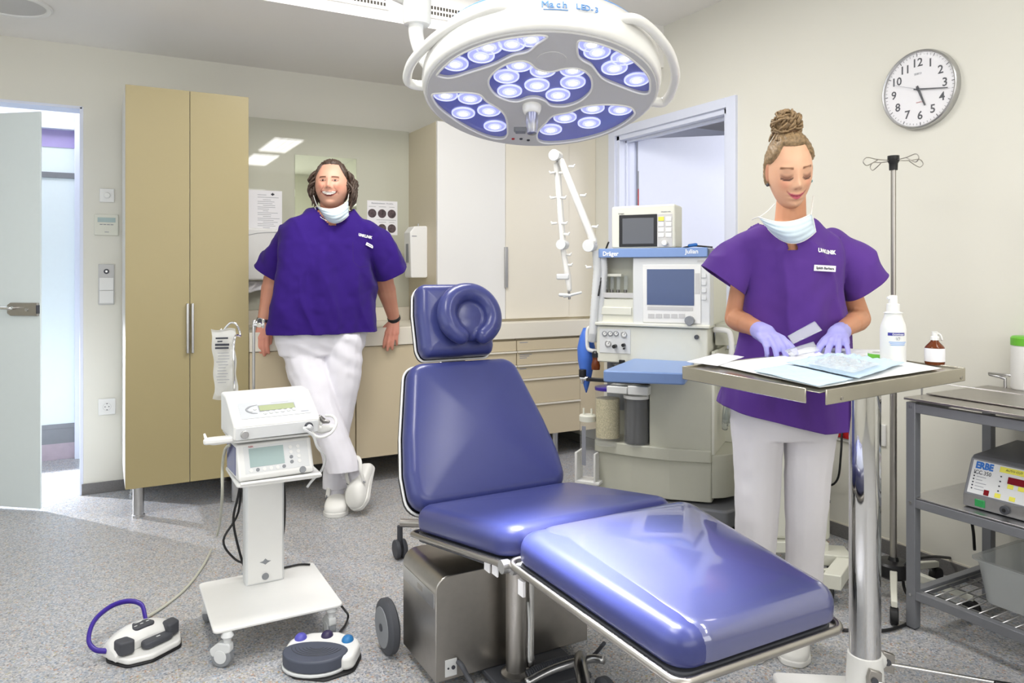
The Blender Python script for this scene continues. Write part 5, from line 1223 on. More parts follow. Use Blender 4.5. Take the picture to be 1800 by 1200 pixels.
# ================================================================ STEEL CART (right)
cx0, cx1, cy0, cy1 = 2.49, 2.955, .35, 1.61
t = thing('steel_cart', 'grey metal shelf cart with steel top along the right wall', 'cart', ((cx0 + cx1) / 2, 1.0, 0))
for nm, x_, y_ in (('leg', cx0, cy1), ('leg', cx1, cy1), ('leg', cx0, cy0), ('leg', cx1, cy0)):
    MB().box(x_ - .0165, x_ + .0165, y_ - .0165, y_ + .0165, 0.006, .79).build('leg', 'bgrey', t, .002)
    MB().box(x_ - .014, x_ + .014, y_ - .014, y_ + .014, 0, .02).build('leg_cap', 'dgrey', t, .002)
def frame(z0, z1):
    m = MB()
    m.box(cx0 - .014, cx0 + .014, cy0, cy1, z0, z1).box(cx1 - .014, cx1 + .014, cy0, cy1, z0, z1).box(cx0, cx1, cy1 - .014, cy1 + .014, z0, z1).box(cx0, cx1, cy0 - .014, cy0 + .014, z0, z1)
    m.build('shelf_frame', 'bgrey', t, .002)
frame(.755, .787); frame(.425, .455); frame(.105, .135)
MB().box(cx0 - .022, cx1 + .02, cy0 - .02, cy1 + .022, .797, .806).build('top_shelf', 'steel', t, .002)
MB().box(cx0 + .09, cx1 + .01, cy0, cy1 + .01, .808, .812).build('top_tray', 'steel', t, .001)
MB().box(cx0 - .01, cx1 + .01, cy0, cy1 + .01, .457, .462).build('middle_shelf', 'alu', t, .001)
for x_, y_ in ((cx0, cy1), (cx0, cy0)):
    for z_ in (.775, .44, .12):
        MB().cyl((x_ - .0185, y_, z_), (x_ - .016, y_, z_), .005, n=14).build('screw', 'alu', t)
m = MB()
x_ = cx0 + .03
for k in range(34):
    y_ = cy0 + .02 + k * (cy1 - cy0 - .04) / 33
    m.cyl((cx0, y_, .125), (cx1, y_, .125), .0022, n=6)
for k in range(4): xx = cx0 + .05 + k * (cx1 - cx0 - .1) / 3; m.cyl((xx, cy0, .121), (xx, cy1, .121), .003, n=6)
m.build('wire_shelf', 'alu', t, 0, 180)
MB().tube([(cx1 - .0, cy1 - .06, .81), (cx1 - .0, cy1 - .06, .845), (cx1, cy1 - .08, .86), (cx1, cy0 + .1, .86)], .0055, 10, smooth=4).build('gallery_rail', 'alu', t, 0, 180)
MB().tube([(cx0 + .05, cy1 + .0, .81), (cx0 + .05, cy1, .84)], .0035, 8).build('rail_stud', 'alu', t)
MB().tube([(cx0 + .10, cy1 - .02, .852), (cx0 + .085, cy0, .852)], .0026, 8).build('front_wire', 'alu', t)
# wipes tub
c = pz(1808, 684, .813); k_ = (c - EYE).dot(FW) / FO
t = thing('wipes_tub', 'white plastic wipes tub with bright green lid on the steel cart', 'tub', c)
r0 = 27 * k_; hh = 93 * k_
MB().lathe([(r0 * .92, 0), (r0, .008), (r0 * .97, hh * .8), (r0 * .95, hh * .86)], c, 40).build('body', 'white', t)
MB().lathe([(r0 * 1.0, hh * .83), (r0 * 1.0, hh * .97), (r0 * .9, hh), (.001, hh * 1.003)], c, 40).build('lid', 'green', t)
Mlb = T(c) @ MC
lab_arc('label_stripe', 'bprint', r0 * .985, -50, 20, hh * .12, hh * .145)
for k in range(4): lab_arc('small_print', 'gink', r0 * .985, -50, 0, hh * (.2 + .04 * k), hh * (.205 + .04 * k))
text('CLEAR', .028, Mlb @ T(.002, -r0 * .995, hh * .46) @ Matrix.Rotation(radians(0), 4, 'Z') @ FACEY, 'green', t, wt=.0008)
# electrosurgical unit
Xf = 2.532; t = thing('electrosurgical_unit', 'grey electrosurgical generator with coloured front panel on the middle cart shelf', 'medical device', (2.7, 1.2, .463))
Me = T(Xf, 1.462, .463) @ Matrix.Rotation(-pi / 2, 4, 'Z')          # local x runs towards the camera side (-Y), y into the cart
ew, eh = .42, .175
MB(Me).prism(rpoly([(0, .0), (0, .045), (.045, .155), (.06, .165), (.33, .185), (.33, 0)], .008, 3), 0, ew, 0).build('case', 'bgrey', t, .005)
sl = math.atan2(.11, .045); Mf_ = Me @ T(0, 0, .045) @ Matrix.Rotation(sl, 4, 'X')
MB(Mf_).box(.012, ew - .01, .004, .114, -.0005, .001).build('front_panel', 'gwhite', t)
MB(Me).box(.002, ew - .002, -.002, .0, .004, .044).build('lower_front', 'alu', t)
text('ERBE', .030, Mf_ @ T(.050, .098, .0015), 'bprint', t, wt=.0016, xs=.85); text('ICC 350', .019, Mf_ @ T(.048, .075, .0015), 'ink', t, xs=.85)
def fb(nm, mt, x0, x1, y0, y1, h=.0022): return MB(Mf_).box(x0, x1, y0, y1, .001, h).build(nm, mt, t, .0005)
fb('header_band', 'yellow', .098, .185, .092, .110); fb('header_band', 'bprint', .205, .36, .092, .108); text('AUTO CUT', .010, Mf_ @ T(.142, .101, .0024), 'ink', t); text('AUTO COAG', .010, Mf_ @ T(.28, .100, .0024), 'wink', t)
fb('red_display', 'dred', .128, .178, .060, .082, .003); fb('red_display', 'dred', .285, .335, .060, .082, .003)
for x_, y_ in ((.130, .045), (.162, .045), (.098, .008), (.142, .008)): fb('yellow_key', 'yellow', x_, x_ + .018, y_, y_ + .014)
for x_, y_ in ((.215, .01), (.232, .01), (.262, .05), (.262, .035)): fb('blue_key', 'pblue', x_, x_ + .013, y_, y_ + .018)
fb('red_key', 'dred', .064, .080, .006, .024)
m = MB(Mf_)
for k in range(6): m.cyl((.024, .02 + .0105 * k, .001), (.024, .02 + .0105 * k, .002), .0026, n=10)
for k in range(4): m.cyl((.106, .03 + .016 * k, .001), (.106, .03 + .016 * k, .002), .0026, n=10); m.cyl((.214, .04 + .014 * k, .001), (.214, .04 + .014 * k, .002), .0026, n=10)
m.build('indicator', 'ink', t)
m = MB(Mf_)
for k in range(6): m.box(.032, .032 + (.035, .028, .034, .02, .03, .018)[k], .0185 + .0105 * k, .0205 + .0105 * k, .001, .0014)
m.box(.192, .1935, .004, .112, .001, .0014); m.build('lettering', 'gink', t)
MB(Me).box(.04, .072, -.006, -.001, .010, .034).build('power_switch', 'dgreen', t, .002)
for x_ in (.135, .225, .31):
    o_ = MB(Me).cyl((x_, -.012, .022), (x_, -.001, .022), .014).build('socket', 'dgrey', t, .001); MB(Me).cyl((x_, -.013, .022), (x_, -.011, .022), .006).build('socket_hole', 'black', o_)
MB().tube([(Xf + .30, 1.38, .56), (Xf + .28, 1.46, .60), (Xf + .24, 1.50, .60), (Xf + .2, 1.53, .55), (Xf + .18, 1.50, .48)], .006, 8, smooth=6).build('power_cable', 'black', t, 0, 180)
# milky bin
t = thing('plastic_bin', 'translucent milky plastic bin on the lower wire shelf of the cart', 'bin', (2.72, 1.1, .13))
x0, x1, y0, y1, z0, z1 = 2.60, 2.93, .75, 1.47, .13, .275
m = MB(); R_ = []
def rr_(i, z_): return [(p[0], p[1], z_) for p in rpoly([(x0 + i, y0 + i), (x1 - i, y0 + i), (x1 - i, y1 - i), (x0 + i, y1 - i)], .04, 5)]
m.rings([rr_(.03, z0 + .004), rr_(.028, z0), rr_(.02, z0), rr_(0, z1 - .006), rr_(-.012, z1 - .004), rr_(-.012, z1), rr_(.004, z1), rr_(.024, z0 + .006)], caps=True)
m.build('tub', 'binp', t, 0, 30)
# black cord on the floor around the stand
t = thing('floor_cord', 'black cord looping over the infusion stand hub and across the floor to the pillar', 'cord', pz(1585, 1060, .01))
MB().tube([pz(1480, 1107, .007), pz(1550, 1108, .007), pz(1590, 1098, .007), pz(1610, 1082, .007), pz(1607, 1060, .01), pz(1590, 1035, .04), pz(1588, 1000, .12), pz(1600, 985, .14), pz(1640, 978, .12), pz(1684, 982, .05)], .0055, 10, smooth=8).build('cord', 'black', t, 0, 180)
MB().cap(pz(1680, 982, .05), pz(1690, 984, .05), .012).build('plug', 'black', t, 0, 60)
p = pd(1706, 906, 2.75)
MB().tube([p, pd(1711, 935, 2.78), pd(1713, 966, 2.8)], .0055, 8, smooth=4).build('cord', 'black', t, 0, 180)
# ================================================================ PEOPLE
from mathutils.bvhtree import BVHTree
MI = MC.inverted()
def sm(a, b_, x): t = min(max((x - a) / (b_ - a), 0), 1); return t * t * (3 - 2 * t)
def g2(x, z, cx, cz, sx, sz): return math.exp(-((x - cx) / sx) ** 2 - ((z - cz) / sz) ** 2)
def mix(a, b_, t): return tuple(a[i] * (1 - t) + b_[i] * t for i in range(3))
def H(h): return tuple(int(h[i:i + 2], 16) / 255 for i in (0, 2, 4))
def headmesh(Mh, a, P, nu=132, nv=104):
    """one closed head surface with a modelled face, and the skin colour of every vertex"""
    V = []; C = []; F = []
    for j in range(nv + 1):
        ph = -pi / 2 + pi * (j / nv) * .998 + .003
        for i in range(nu):
            th = 2 * pi * i / nu
            c = cos(ph); sz = sin(ph); t = sm(-.1, -1, sz)
            cr = c ** (1 - .25 * t)
            sx = sin(th) * cr; sy = -cos(th) * cr
            x = sx * a[0] * (1 - P['jaw'] * t ** 1.3); y = sy * a[1] * (.94 if sy < 0 else 1.06 - .4 * t); z = sz * a[2]
            fx = x / a[0]; wf = sm(.15, -.55, sy)
            if wf > 0:
                e, b_, n, m_ = P['eye'], P['brow'], P['nose'], P['mouth']; ex = P['ex']; ax = abs(fx)
                d = P['nb'] * g2(fx, sz, 0, (e + n) / 2, .11, .26) + P['nt'] * g2(fx, sz, 0, n, .13, .10) + .007 * g2(ax, sz, .17, n - .05, .08, .07)
                d += -.0085 * g2(ax, sz, ex, e, .20, .12) + .004 * g2(ax, sz, ex, b_, .28, .07) + .0045 * g2(ax, sz, ex, e, .13, .06)
                d += .0055 * g2(fx, sz, 0, m_ + .05, P['mw'] * .75, .045) + .0055 * g2(fx, sz, 0, m_ - .07, P['mw'] * .6, .05) - P['mo'] * g2(fx, sz, 0, m_, P['mw'], .025)
                d += .009 * g2(fx, sz, 0, -.86, .30, .14) + P['ck'] * g2(ax, sz, .50, n + .02, .18, .17) - .003 * g2(fx, sz, 0, -.70, .35, .06)
                y -= d * wf
            V.append(Vector((x, y, z))); C.append(P['col'](fx, sz, wf, sy))
    for j in range(nv):
        for i in range(nu): F.append((j * nu + i, j * nu + (i + 1) % nu, (j + 1) * nu + (i + 1) % nu, (j + 1) * nu + i))
    F.append(tuple(range(nu))[::-1]); F.append(tuple(nv * nu + i for i in range(nu)))
    base = len(V)
    for s in (-1, 1):       # ears
        n0 = len(V); k1, k2 = 16, 10
        for j in range(k2 + 1):
            ph = -pi / 2 + pi * j / k2 * .99 + .01
            for i in range(k1):
                th = 2 * pi * i / k1; r = 1 - .25 * (sin(ph) < 0) * abs(sin(ph))
                p = Vector((.007 * cos(ph) * cos(th), .017 * cos(ph) * sin(th) * r, .031 * sin(ph)))
                p = Matrix.Rotation(-s * .45, 3, 'Z') @ p
                V.append(p + Vector((s * (a[0] * 1.0), .012, P['ear'] * a[2]))); C.append(mix(P['skin'], H('c07a62'), .25 + .2 * (abs(cos(ph)) > .8)))
        for j in range(k2):
            for i in range(k1): F.append((n0 + j * k1 + i, n0 + j * k1 + (i + 1) % k1, n0 + (j + 1) * k1 + (i + 1) % k1, n0 + (j + 1) * k1 + i))
    return [Mh @ v for v in V], F, C
def hair_shell(Mh, a, mask, thick, P, nu=120, nv=90):
    m = MB(Mh); R_ = []
    for j in range(nv + 1):
        ph = -pi / 2 + pi * (j / nv) * .998 + .003; row = []
        for i in range(nu):
            th = 2 * pi * i / nu; c = cos(ph); sz = sin(ph); t = sm(-.1, -1, sz); cr = c ** (1 - .25 * t)
            sx = sin(th) * cr; sy = -cos(th) * cr
            p = Vector((sx * a[0] * (1 - P['jaw'] * t ** 1.3), sy * a[1] * (.94 if sy < 0 else 1.06 - .4 * t), sz * a[2]))
            k = sm(0, .12, mask(sx, sy, sz)); o = -.010 + (thick(sx, sy, sz) + .010) * k
            row.append(p + Vector((sx, sy, sz)).normalized() * o)
        R_.append(row)
    m.rings(R_); return m
def combine(parts, nm, mt, parent):
    """parts: list of (verts, faces, cols) or (mesh, colour function) merged into ONE mesh"""
    V = []; F = []; C = []
    for p in parts:
        n = len(V)
        if len(p) == 3: V += p[0]; F += [tuple(i + n for i in f) for f in p[1]]; C += p[2]
        else:
            me, fn = p; V += [v.co.copy() for v in me.vertices]; F += [tuple(i + n for i in f.vertices) for f in me.polygons]; C += [fn(v.co) for v in me.vertices]
    me = bpy.data.meshes.new(nm); me.from_pydata(V, [], F); me.update()
    b = bmesh.new(); b.from_mesh(me); bmesh.ops.recalc_face_normals(b, faces=b.faces[:]); b.to_mesh(me); b.free()
    at = me.color_attributes.new('Col', 'FLOAT_COLOR', 'POINT')
    for i, c in enumerate(C): at.data[i].color = rgb(c)
    return link(me, nm, mt, parent, 0, 180)
def rows(m, R_, n=40, sq=2.4, sh=0):
    out = []
    for (y, xl, xr, d, ry) in R_:
        a = cq(xl, y, d); b_ = cq(xr, y, d); c = (a + b_) / 2; rx = (b_.x - a.x) / 2; row = []
        for k in range(n):
            t = 2 * pi * k / n; ct, st = cos(t), sin(t)
            ux = rx * math.copysign(abs(ct) ** (2 / sq), ct); row.append(Vector((c.x + ux, c.y + sh * ux + ry * math.copysign(abs(st) ** (2 / sq), st), c.z)))
        out.append(row)
    m.rings(out); return m
def handm(m, Mh, s, curl=(.25, .3, .35, .4), spread=.12, k=1.0, thumb=.7, fl=1.0, rr=1.0):
    old = m.M; m.M = old @ Mh @ Matrix.Scale(k, 4)
    kn = [(.088, .030 * s, 0), (.094, .010 * s, .004), (.090, -.011 * s, .003), (.080, -.030 * s, -.002)]
    for p in kn: m.cap((.012, p[1] * .55, -.002), p, .0145 * rr, .0115 * rr, 12)
    m.cap((.02, .014 * s, -.003), (.075, .018 * s, -.002), .016 * rr); m.cap((.02, -.014 * s, -.003), (.07, -.016 * s, -.003), .015 * rr)
    for i, p in enumerate(kn):
        L = [(.044, .026, .021), (.048, .030, .022), (.045, .028, .022), (.035, .021, .019)][i]
        r = [.0092, .0093, .0088, .0078][i] * rr; side = spread * (1.5 - i) * s; a = 0; q = Vector(p)
        for j, l in enumerate(L):
            a += curl[i] * (.7, 1.0, .8)[j]
            n = q + Vector((cos(a) * cos(side), cos(a) * sin(side), -sin(a))) * l * fl
            m.cap(q, n, r * (1.08 - .07 * j), r * (1.0 - .07 * j), 12); q = n
    q = Vector((.022, .022 * s, -.006)); a = thumb
    for j, l in enumerate((.038, .032, .026)):
        n = q + Vector((cos(a), sin(a) * s, -.18)).normalized() * l; m.cap(q, n, (.0145, .0115, .0100)[j] * rr, (.0118, .0104, .0088)[j] * rr, 12); q = n; a -= .22
    m.M = old; return m
def hframe(o, X, Y):
    return frame_m(o, X, Y)
def bvh(o): me = o.data; return BVHTree.FromPolygons([wm(o) @ v.co for v in me.vertices], [tuple(p.vertices) for p in me.polygons])
def on_surf(tree, px, py, off=.0015):
    h = tree.ray_cast(EYE, ray(px, py).normalized())
    if h[0] is None: return None, None
    n = h[1] if h[1].dot(ray(px, py)) < 0 else -h[1]
    return h[0] + n * off, n
def decal(tree, px, py, rot=0, off=.0025, flat=.6):
    p, n = on_surf(tree, px, py, off)
    n = (n * (1 - flat) - ray(px, py).normalized() * flat).normalized()
    x = Vector((0, 0, 1)).cross(n).normalized(); y = n.cross(x)
    return Matrix(((x.x, y.x, n.x, p.x), (x.y, y.y, n.y, p.y), (x.z, y.z, n.z, p.z), (0, 0, 0, 1))) @ Matrix.Rotation(rot, 4, 'Z')
def conform(o, tree, D, off=.0022):
    n = D.to_3x3() @ Vector((0, 0, 1)); Wp = wm(o.parent); Wi = Wp.inverted()
    for v in o.data.vertices:
        p = Wp @ v.co; z_ = (D.inverted() @ p).z; h = tree.ray_cast(p + n * .05, -n, .15)
        if h[0]: v.co = Wi @ (h[0] + n * (off + max(z_, 0) * .2))
def seam(tree, pts, mt, parent, nm='seam', r=.0009):
    Q = []
    for i in range(len(pts) - 1):
        for k in range(8):
            u = k / 8; p, n = on_surf(tree, pts[i][0] * (1 - u) + pts[i + 1][0] * u, pts[i][1] * (1 - u) + pts[i + 1][1] * u, .0006)
            if p: Q.append(p)
    if len(Q) > 2: MB().tube(Q, r, 6).build(nm, mt, parent, 0, 180)
def strip(m, pts, r=.0012): m.tube(pts, r, 6, smooth=5); return m
def folds(co, f=(9, 9, 2.2), amp=.005, seed=0, f2=30, a2=.0012):
    return amp * noise.noise(Vector((co.x * f[0] + seed, co.y * f[1], co.z * f[2]))) + a2 * noise.noise(Vector((co.x * f2, co.y * f2 + seed, co.z * f2)))
def creases(co, fx=7, fz=2.6, sk=3, amp=.011, seed=0):
    n = noise.noise(Vector((co.x * fx + co.z * sk + seed, co.y * fx - co.z * sk * .5, co.z * fz + seed)))
    return amp * (1 - min(abs(n) * 2.2, 1)) ** 2
# ---------------------------------------------------------------- MAN
man = thing('person', 'smiling man in a dark violet tunic and white trousers leaning on the worktop', 'person', W(-1.0, 4.0, 0))
sk = H('c98b72')
def mcol(x, z, wf, sy):
    c = mix(H('e0aa92'), H('d88a74'), .55 * (g2(abs(x), z, .5, -.16, .22, .2) + .7 * g2(x, z, 0, -.16, .14, .1) + .5 * g2(x, z, 0, .55, .6, .25)) * wf)
    c = mix(c, H('eebfa6'), .4 * g2(x, z, 0, .4, .5, .15))
    if wf < .3: return c
    st = sm(-.28, -.5, z) * (1 - .75 * g2(x, z, 0, -.45, .4, .13)); c = mix(c, H('a37f6e'), .45 * st * (1 - .6 * g2(x, z, 0, -.72, .3, .12)))
    ax = abs(x); e = .08
    b_ = abs(z - (.225 - .35 * (ax - .36) ** 2)); 
    if .16 < ax < .60: c = mix(c, H('5a3a2a'), .85 * sm(.046, .016, b_))
    dx = (ax - .37) / .17
    if abs(dx) < 1.15:
        up = e + .036 * (1 - dx * dx); lo = e - .026 * (1 - dx * dx)
        if lo < z < up and abs(dx) < 1: c = H('2c1d18') if abs(dx) < .45 else H('d8c8c0')
        c = mix(c, H('59382c'), .8 * sm(.018, .004, abs(z - up))); c = mix(c, H('8a5544'), .55 * sm(.03, .008, abs(z - lo + .012)))
    m_ = -.455 + .10 * (x / .45) ** 2; w = .47
    if ax < w + .06:
        h = .085 * max(0, 1 - (x / w) ** 2) ** .6
        if abs(z - (m_ - .02)) < h + .03: c = mix(c, H('a3524a'), .75 * sm(h + .035, h + .01, abs(z - (m_ - .02))))
        if abs(z - (m_ - .02)) < h: c = H('efe6dc') if z > m_ - .02 - .30 * h and ax < w * .84 else H('5a201c')
    c = mix(c, H('8a5142'), .6 * (sm(.035, .01, abs(ax - (.30 + .25 * sm(-.14, -.45, z)))) * sm(-.52, -.40, z) * sm(-.08, -.16, z)))
    c = mix(c, H('6e3a30'), .6 * g2(ax, z, .09, -.235, .045, .02))
    return c
PM = dict(jaw=.13, eye=.08, brow=.22, nose=-.17, mouth=-.45, ex=.37, nb=.010, nt=.017, mw=.42, mo=.004, ck=.009, ear=-.02, skin=sk, col=mcol)
am = (.0865, .100, .127)
MhM = MC @ T(cq(583.5, 324.5, 3.97)) @ Matrix.Rotation(radians(-2), 4, 'X') @ Matrix.Rotation(radians(3), 4, 'Z')
hd = headmesh(MhM, am, PM)
m = MB(MC)
TR = [(572, 491, 646, 4.03, .115), (540, 492, 648, 4.02, .135), (500, 499, 648, 4.02, .14), (460, 503, 648, 4.02, .135), (430, 504, 652, 4.02, .125), (405, 508, 655, 4.03, .11), (390, 524, 645, 4.03, .092), (378, 546, 625, 4.03, .072), (370, 562, 610, 4.03, .06)]
rows(m, TR, 40, 2.4, .35)
m.chain([cq(584, 352, 4.0), cq(585, 385, 4.03)], [.064, .070])
armL = [cq(517, 418, 4.00), cq(481, 492, 4.09), cq(463, 566, 4.07)]; armR = [cq(648, 416, 4.07), cq(675, 495, 4.27), cq(693, 561, 4.41)]
for A_ in (armL, armR): m.chain(A_, [.048, .056, .034]); m.cap(A_[1].lerp(A_[2], .2), A_[1].lerp(A_[2], .5), .056, .046)
oL = cq(463, 566, 4.065); oR = cq(693, 562, 4.405)
handm(m, hframe(oL, (0, -.30, -1), (1, 0, 0)), 1, (.3, .32, .34, .38), .03, .98, .4, .95, 1.2)
handm(m, hframe(oR, (-.12, -.42, -1), (1, 0, -.1)), -1, (.3, .26, .3, .34), .07, .98, .75, .95, 1.2)
bm_ = fuse(m, .0042, 3)
def skin_m(co):
    q = MI @ co; c = mix(H('dca489'), H('cf8a74'), .35 + .35 * noise.noise(co * 14)); return mix(c, H('d98f80'), .5 * sm(1.02, .88, q.z))
combine([hd, (bm_, skin_m)], 'body', 'skin', man)
# hair
def hm(sx, sy, sz):
    ax = abs(sx)
    if sy < .05: return max(sz - (.72 - 1.25 * max(0, ax - .48)), (ax - .94) * 3 - 4 * max(0, -.25 - sz))
    return sz + .75
MHm = hair_shell(MhM, am, hm, lambda sx, sy, sz: .010 + .005 * noise.noise(Vector((sx * 14, sy * 6, sz * 3))) - .004 * sm(.08, 0, abs(sx)) * (sy < .3), PM)
me = MHm.mesh('hair')
rnd = random.Random(11); m = MB(MhM)
for s in (-1, 1):
    for k in range(46):
        y0 = rnd.uniform(-.035, .07); z0 = rnd.uniform(-.005, .07); x0 = s * (.080 + rnd.uniform(0, .010)); L = rnd.uniform(.07, .15) * (1 if s > 0 else .95); ph = rnd.uniform(0, 6); w = rnd.uniform(.006, .011)
        pts = []
        for i in range(9):
            u = i / 8; out = .022 * sin(pi * min(u * 1.1, 1)) + .006 * u
            pts.append((x0 + s * out * (1.15 if s > 0 else 1) + w * .8 * sin(ph + u * 9), y0 + w * cos(ph + u * 9) + .02 * u, z0 - L * u))
        m.tube(pts, [.0055, .0065, .007, .007, .0065, .006, .0055, .0045, .002], 7, smooth=3)
b = bmesh.new(); b.from_mesh(me); tmp = m.mesh('t'); b.from_mesh(tmp); b.to_mesh(me); b.free()
link(me, 'hair', 'hair_m', man, 0, 180)
for s in (-1, 1):
    pass
# tunic
m = MB(MC)
SR = [(y, xl - 4, xr + 4, d, ry + .016) for (y, xl, xr, d, ry) in TR]
SR[0] = (587, 485, 651, 4.03, .140); rows(m, SR, 48, 2.4, .35)
for a, b_ in ((cq(519, 408, 4.01), cq(478, 472, 4.065)), (cq(645, 406, 4.07), cq(685, 474, 4.18))):
    dd = (b_ - a).normalized(); m.tube([a - dd * .0, a + dd * .05, b_ + dd * .02, b_ + dd * .055], [.074, .082, .088, .090], 28); m.ell(a + dd * .003, .0752, 24, 16)
me = fuse(m, .0075, 5)
endL, dL = cq(478, 472, 4.065), (cq(478, 472, 4.065) - cq(512, 402, 4.01)).normalized(); endR = cq(685, 474, 4.18); dR = (endR - cq(652, 400, 4.07)).normalized()
vz = cq(586, 397, 3.9).z; hemz = cq(560, 584, 4.0).z
def cutm(c, n):
    q = MI @ c
    for E_, N_ in ((endL, dL), (endR, dR)):
        h = (q - E_).dot(N_)
        if h > .018 and ((q - E_) - N_ * h).length < .108: return True
    if q.z < hemz: return True
    xc = cq(586, 380, 3.95).x
    if q.y < 4.03 and abs(q.x - xc) < .012 + (q.z - vz) * .85 and q.z > vz: return True
    return q.z > cq(586, 372, 4.03).z and abs(q.x - xc) < .085
edit(me, lambda co: folds(co, (10, 10, 1.6), .022, 3, 26, .003) + .006 * noise.noise(Vector((co.x * 16 + co.z * 9, co.y * 10, co.z * 5))) + creases(co, 6, 2.0, 2.5, .014, 4), cutm, [(MC @ (endL + dL * .018), MC @ dL), (MC @ (endR + dR * .018), MC @ dR), (MC @ Vector((0, 0, hemz)), Vector((0, 0, 1)))])
shirt = link(me, 'tunic', 'scrub', man, 0, 180, solid=.003)
tr = bvh(shirt)
D = decal(tr, 641, 415, radians(-12), .006, .35); conform(text('UNiKLINIK', .0195, D, 'wink', man, 'logo', wt=.0010, xs=.80), tr, D, .004)
D = decal(tr, 648, 431, radians(-24), .010, .15); MB(D).box(-.023, .023, -.008, .008, -.001, .0008).build('name_badge', 'paper', man, .0005)
MB(D).box(-.016, .016, -.002, .002, .0008, .0012).build('badge_lettering', 'gink', man)
seam(tr, [(620, 425), (621, 460), (632, 470), (652, 466)], 'scrubseam', man, r=.0014)
# trousers
m = MB(MC); rows(m, [(572, 495, 641, 4.03, .12), (600, 492, 639, 4.03, .125), (622, 500, 630, 4.03, .11)], 40, 2.1, .35)
legA = [cq(532, 596, 4.03), cq(543, 655, 3.99), cq(560, 712, 3.93), cq(585, 770, 3.89), cq(600, 812, 3.87), cq(609, 842, 3.86)]
m.chain(legA, [.118, .110, .090, .080, .083, .086])
legB = [cq(602, 596, 4.05), cq(601, 655, 4.04), cq(597, 712, 4.03), cq(588, 780, 4.02), cq(590, 845, 4.01), cq(590, 872, 4.0)]
m.chain(legB, [.108, .100, .084, .070, .066, .066])
me = fuse(m, .007, 4)
dA = (legA[-1] - legA[-3]).normalized(); zB = cq(590, 862, 3.94).z
def cutp(c, n):
    q = MI @ c
    if q.z < .40 and (q - cq(604, 828, 3.87)).dot((dA + Vector((-.25, 0, -.15))).normalized()) > .0 and q.y < 3.935: return True
    return q.z < zB
def foldp(co):
    q = MI @ co
    return folds(co, (7, 7, 9), .006, 5, 26, .002) + .004 * sin(q.z * 70 + q.x * 40 + 3 * noise.noise(co * 6)) * sm(.62, .85, q.z)
edit(me, foldp, cutp, [(MC @ cq(604, 828, 3.87), MC @ (dA + Vector((-.25, 0, -.15))).normalized()), (Vector((0, 0, zB)), Vector((0, 0, 1)))]); link(me, 'trousers', 'pants', man, 0, 180, solid=.003)
m = MB(MC); m.chain([cq(596, 800, 3.90), cq(624, 828, 3.90), cq(634, 850, 3.88)], [.042, .038, .040], 16); m.chain([cq(590, 840, 4.0), cq(590, 882, 3.97)], [.042, .045], 16)
me = fuse(m, .005, 2); link(me, 'socks', 'pants', man, 0, 180)
def clog(Mx, L=.275, parent=man, strap=True, nm='clog', kw=1.22):
    Mx = Mx @ Matrix.Diagonal((1, kw, kw * .97, 1))
    n = 22; R_ = []
    prof = [(0, .028, .030), (.02, .036, .050), (.09, .038, .050), (.13, .040, .062), (.17, .046, .078), (.21, .050, .068), (.24, .047, .054), (.262, .036, .042), (.275, .016, .028)]
    for x, w, h in prof:
        row = []
        for k in range(n):
            a = 2 * pi * k / n; ca, sa = cos(a), sin(a)
            row.append((x * L / .275, w * math.copysign(abs(ca) ** .75, ca), h / 2 + h / 2 * math.copysign(abs(sa) ** (.85 if sa > 0 else .5), sa)))
        R_.append(row)
    m = MB(Mx); m.rings(R_); o_ = m.build(nm, 'clog', parent, 0, 60)
    q = o_.modifiers.new('sub', 'SUBSURF'); q.levels = 1; q.render_levels = 1
    m = MB(Mx)
    m.prism([(p[0], p[1]) for p in rpoly([(-.002, -.03), (.12 * L / .275, -.040), (.22 * L / .275, -.053), (L + .002, -.03), (L + .002, .03), (.22 * L / .275, .053), (.12 * L / .275, .040), (-.002, .03)], .03, 5)], -.004, .016); m.build('sole', 'clog', parent, .004)
    if strap:
        MB(Mx).tube([(.125, -.045, .05), (.08, -.042, .085), (.03, -.03, .095), (.005, 0, .095), (.03, .03, .095), (.08, .042, .085), (.125, .045, .05)], .010, 8, smooth=5, flat=.45).build('heel_strap', 'clog', parent, 0, 180)
        for s in (-1, 1): MB(Mx).cyl((.122, s * .046, .052), (.122, s * .051, .052), .006, n=14).build('strap_rivet', 'grey', parent)
toe = pz(588, 910, 0); heel = W(-.925, 4.04, 0)
dv = (toe - heel).normalized(); clog(frame_m((heel.x, heel.y, .004), dv, Vector((0, 0, 1)).cross(dv)))
hl = MC @ cq(651, 818, 3.95); to_ = MC @ cq(628, 897, 3.80); X = (to_ - hl).normalized(); Zu = MC @ Vector((-.55, -.75, .35)); Yv = Zu.cross(X).normalized()
clog(frame_m(hl, X, Yv), (to_ - hl).length)
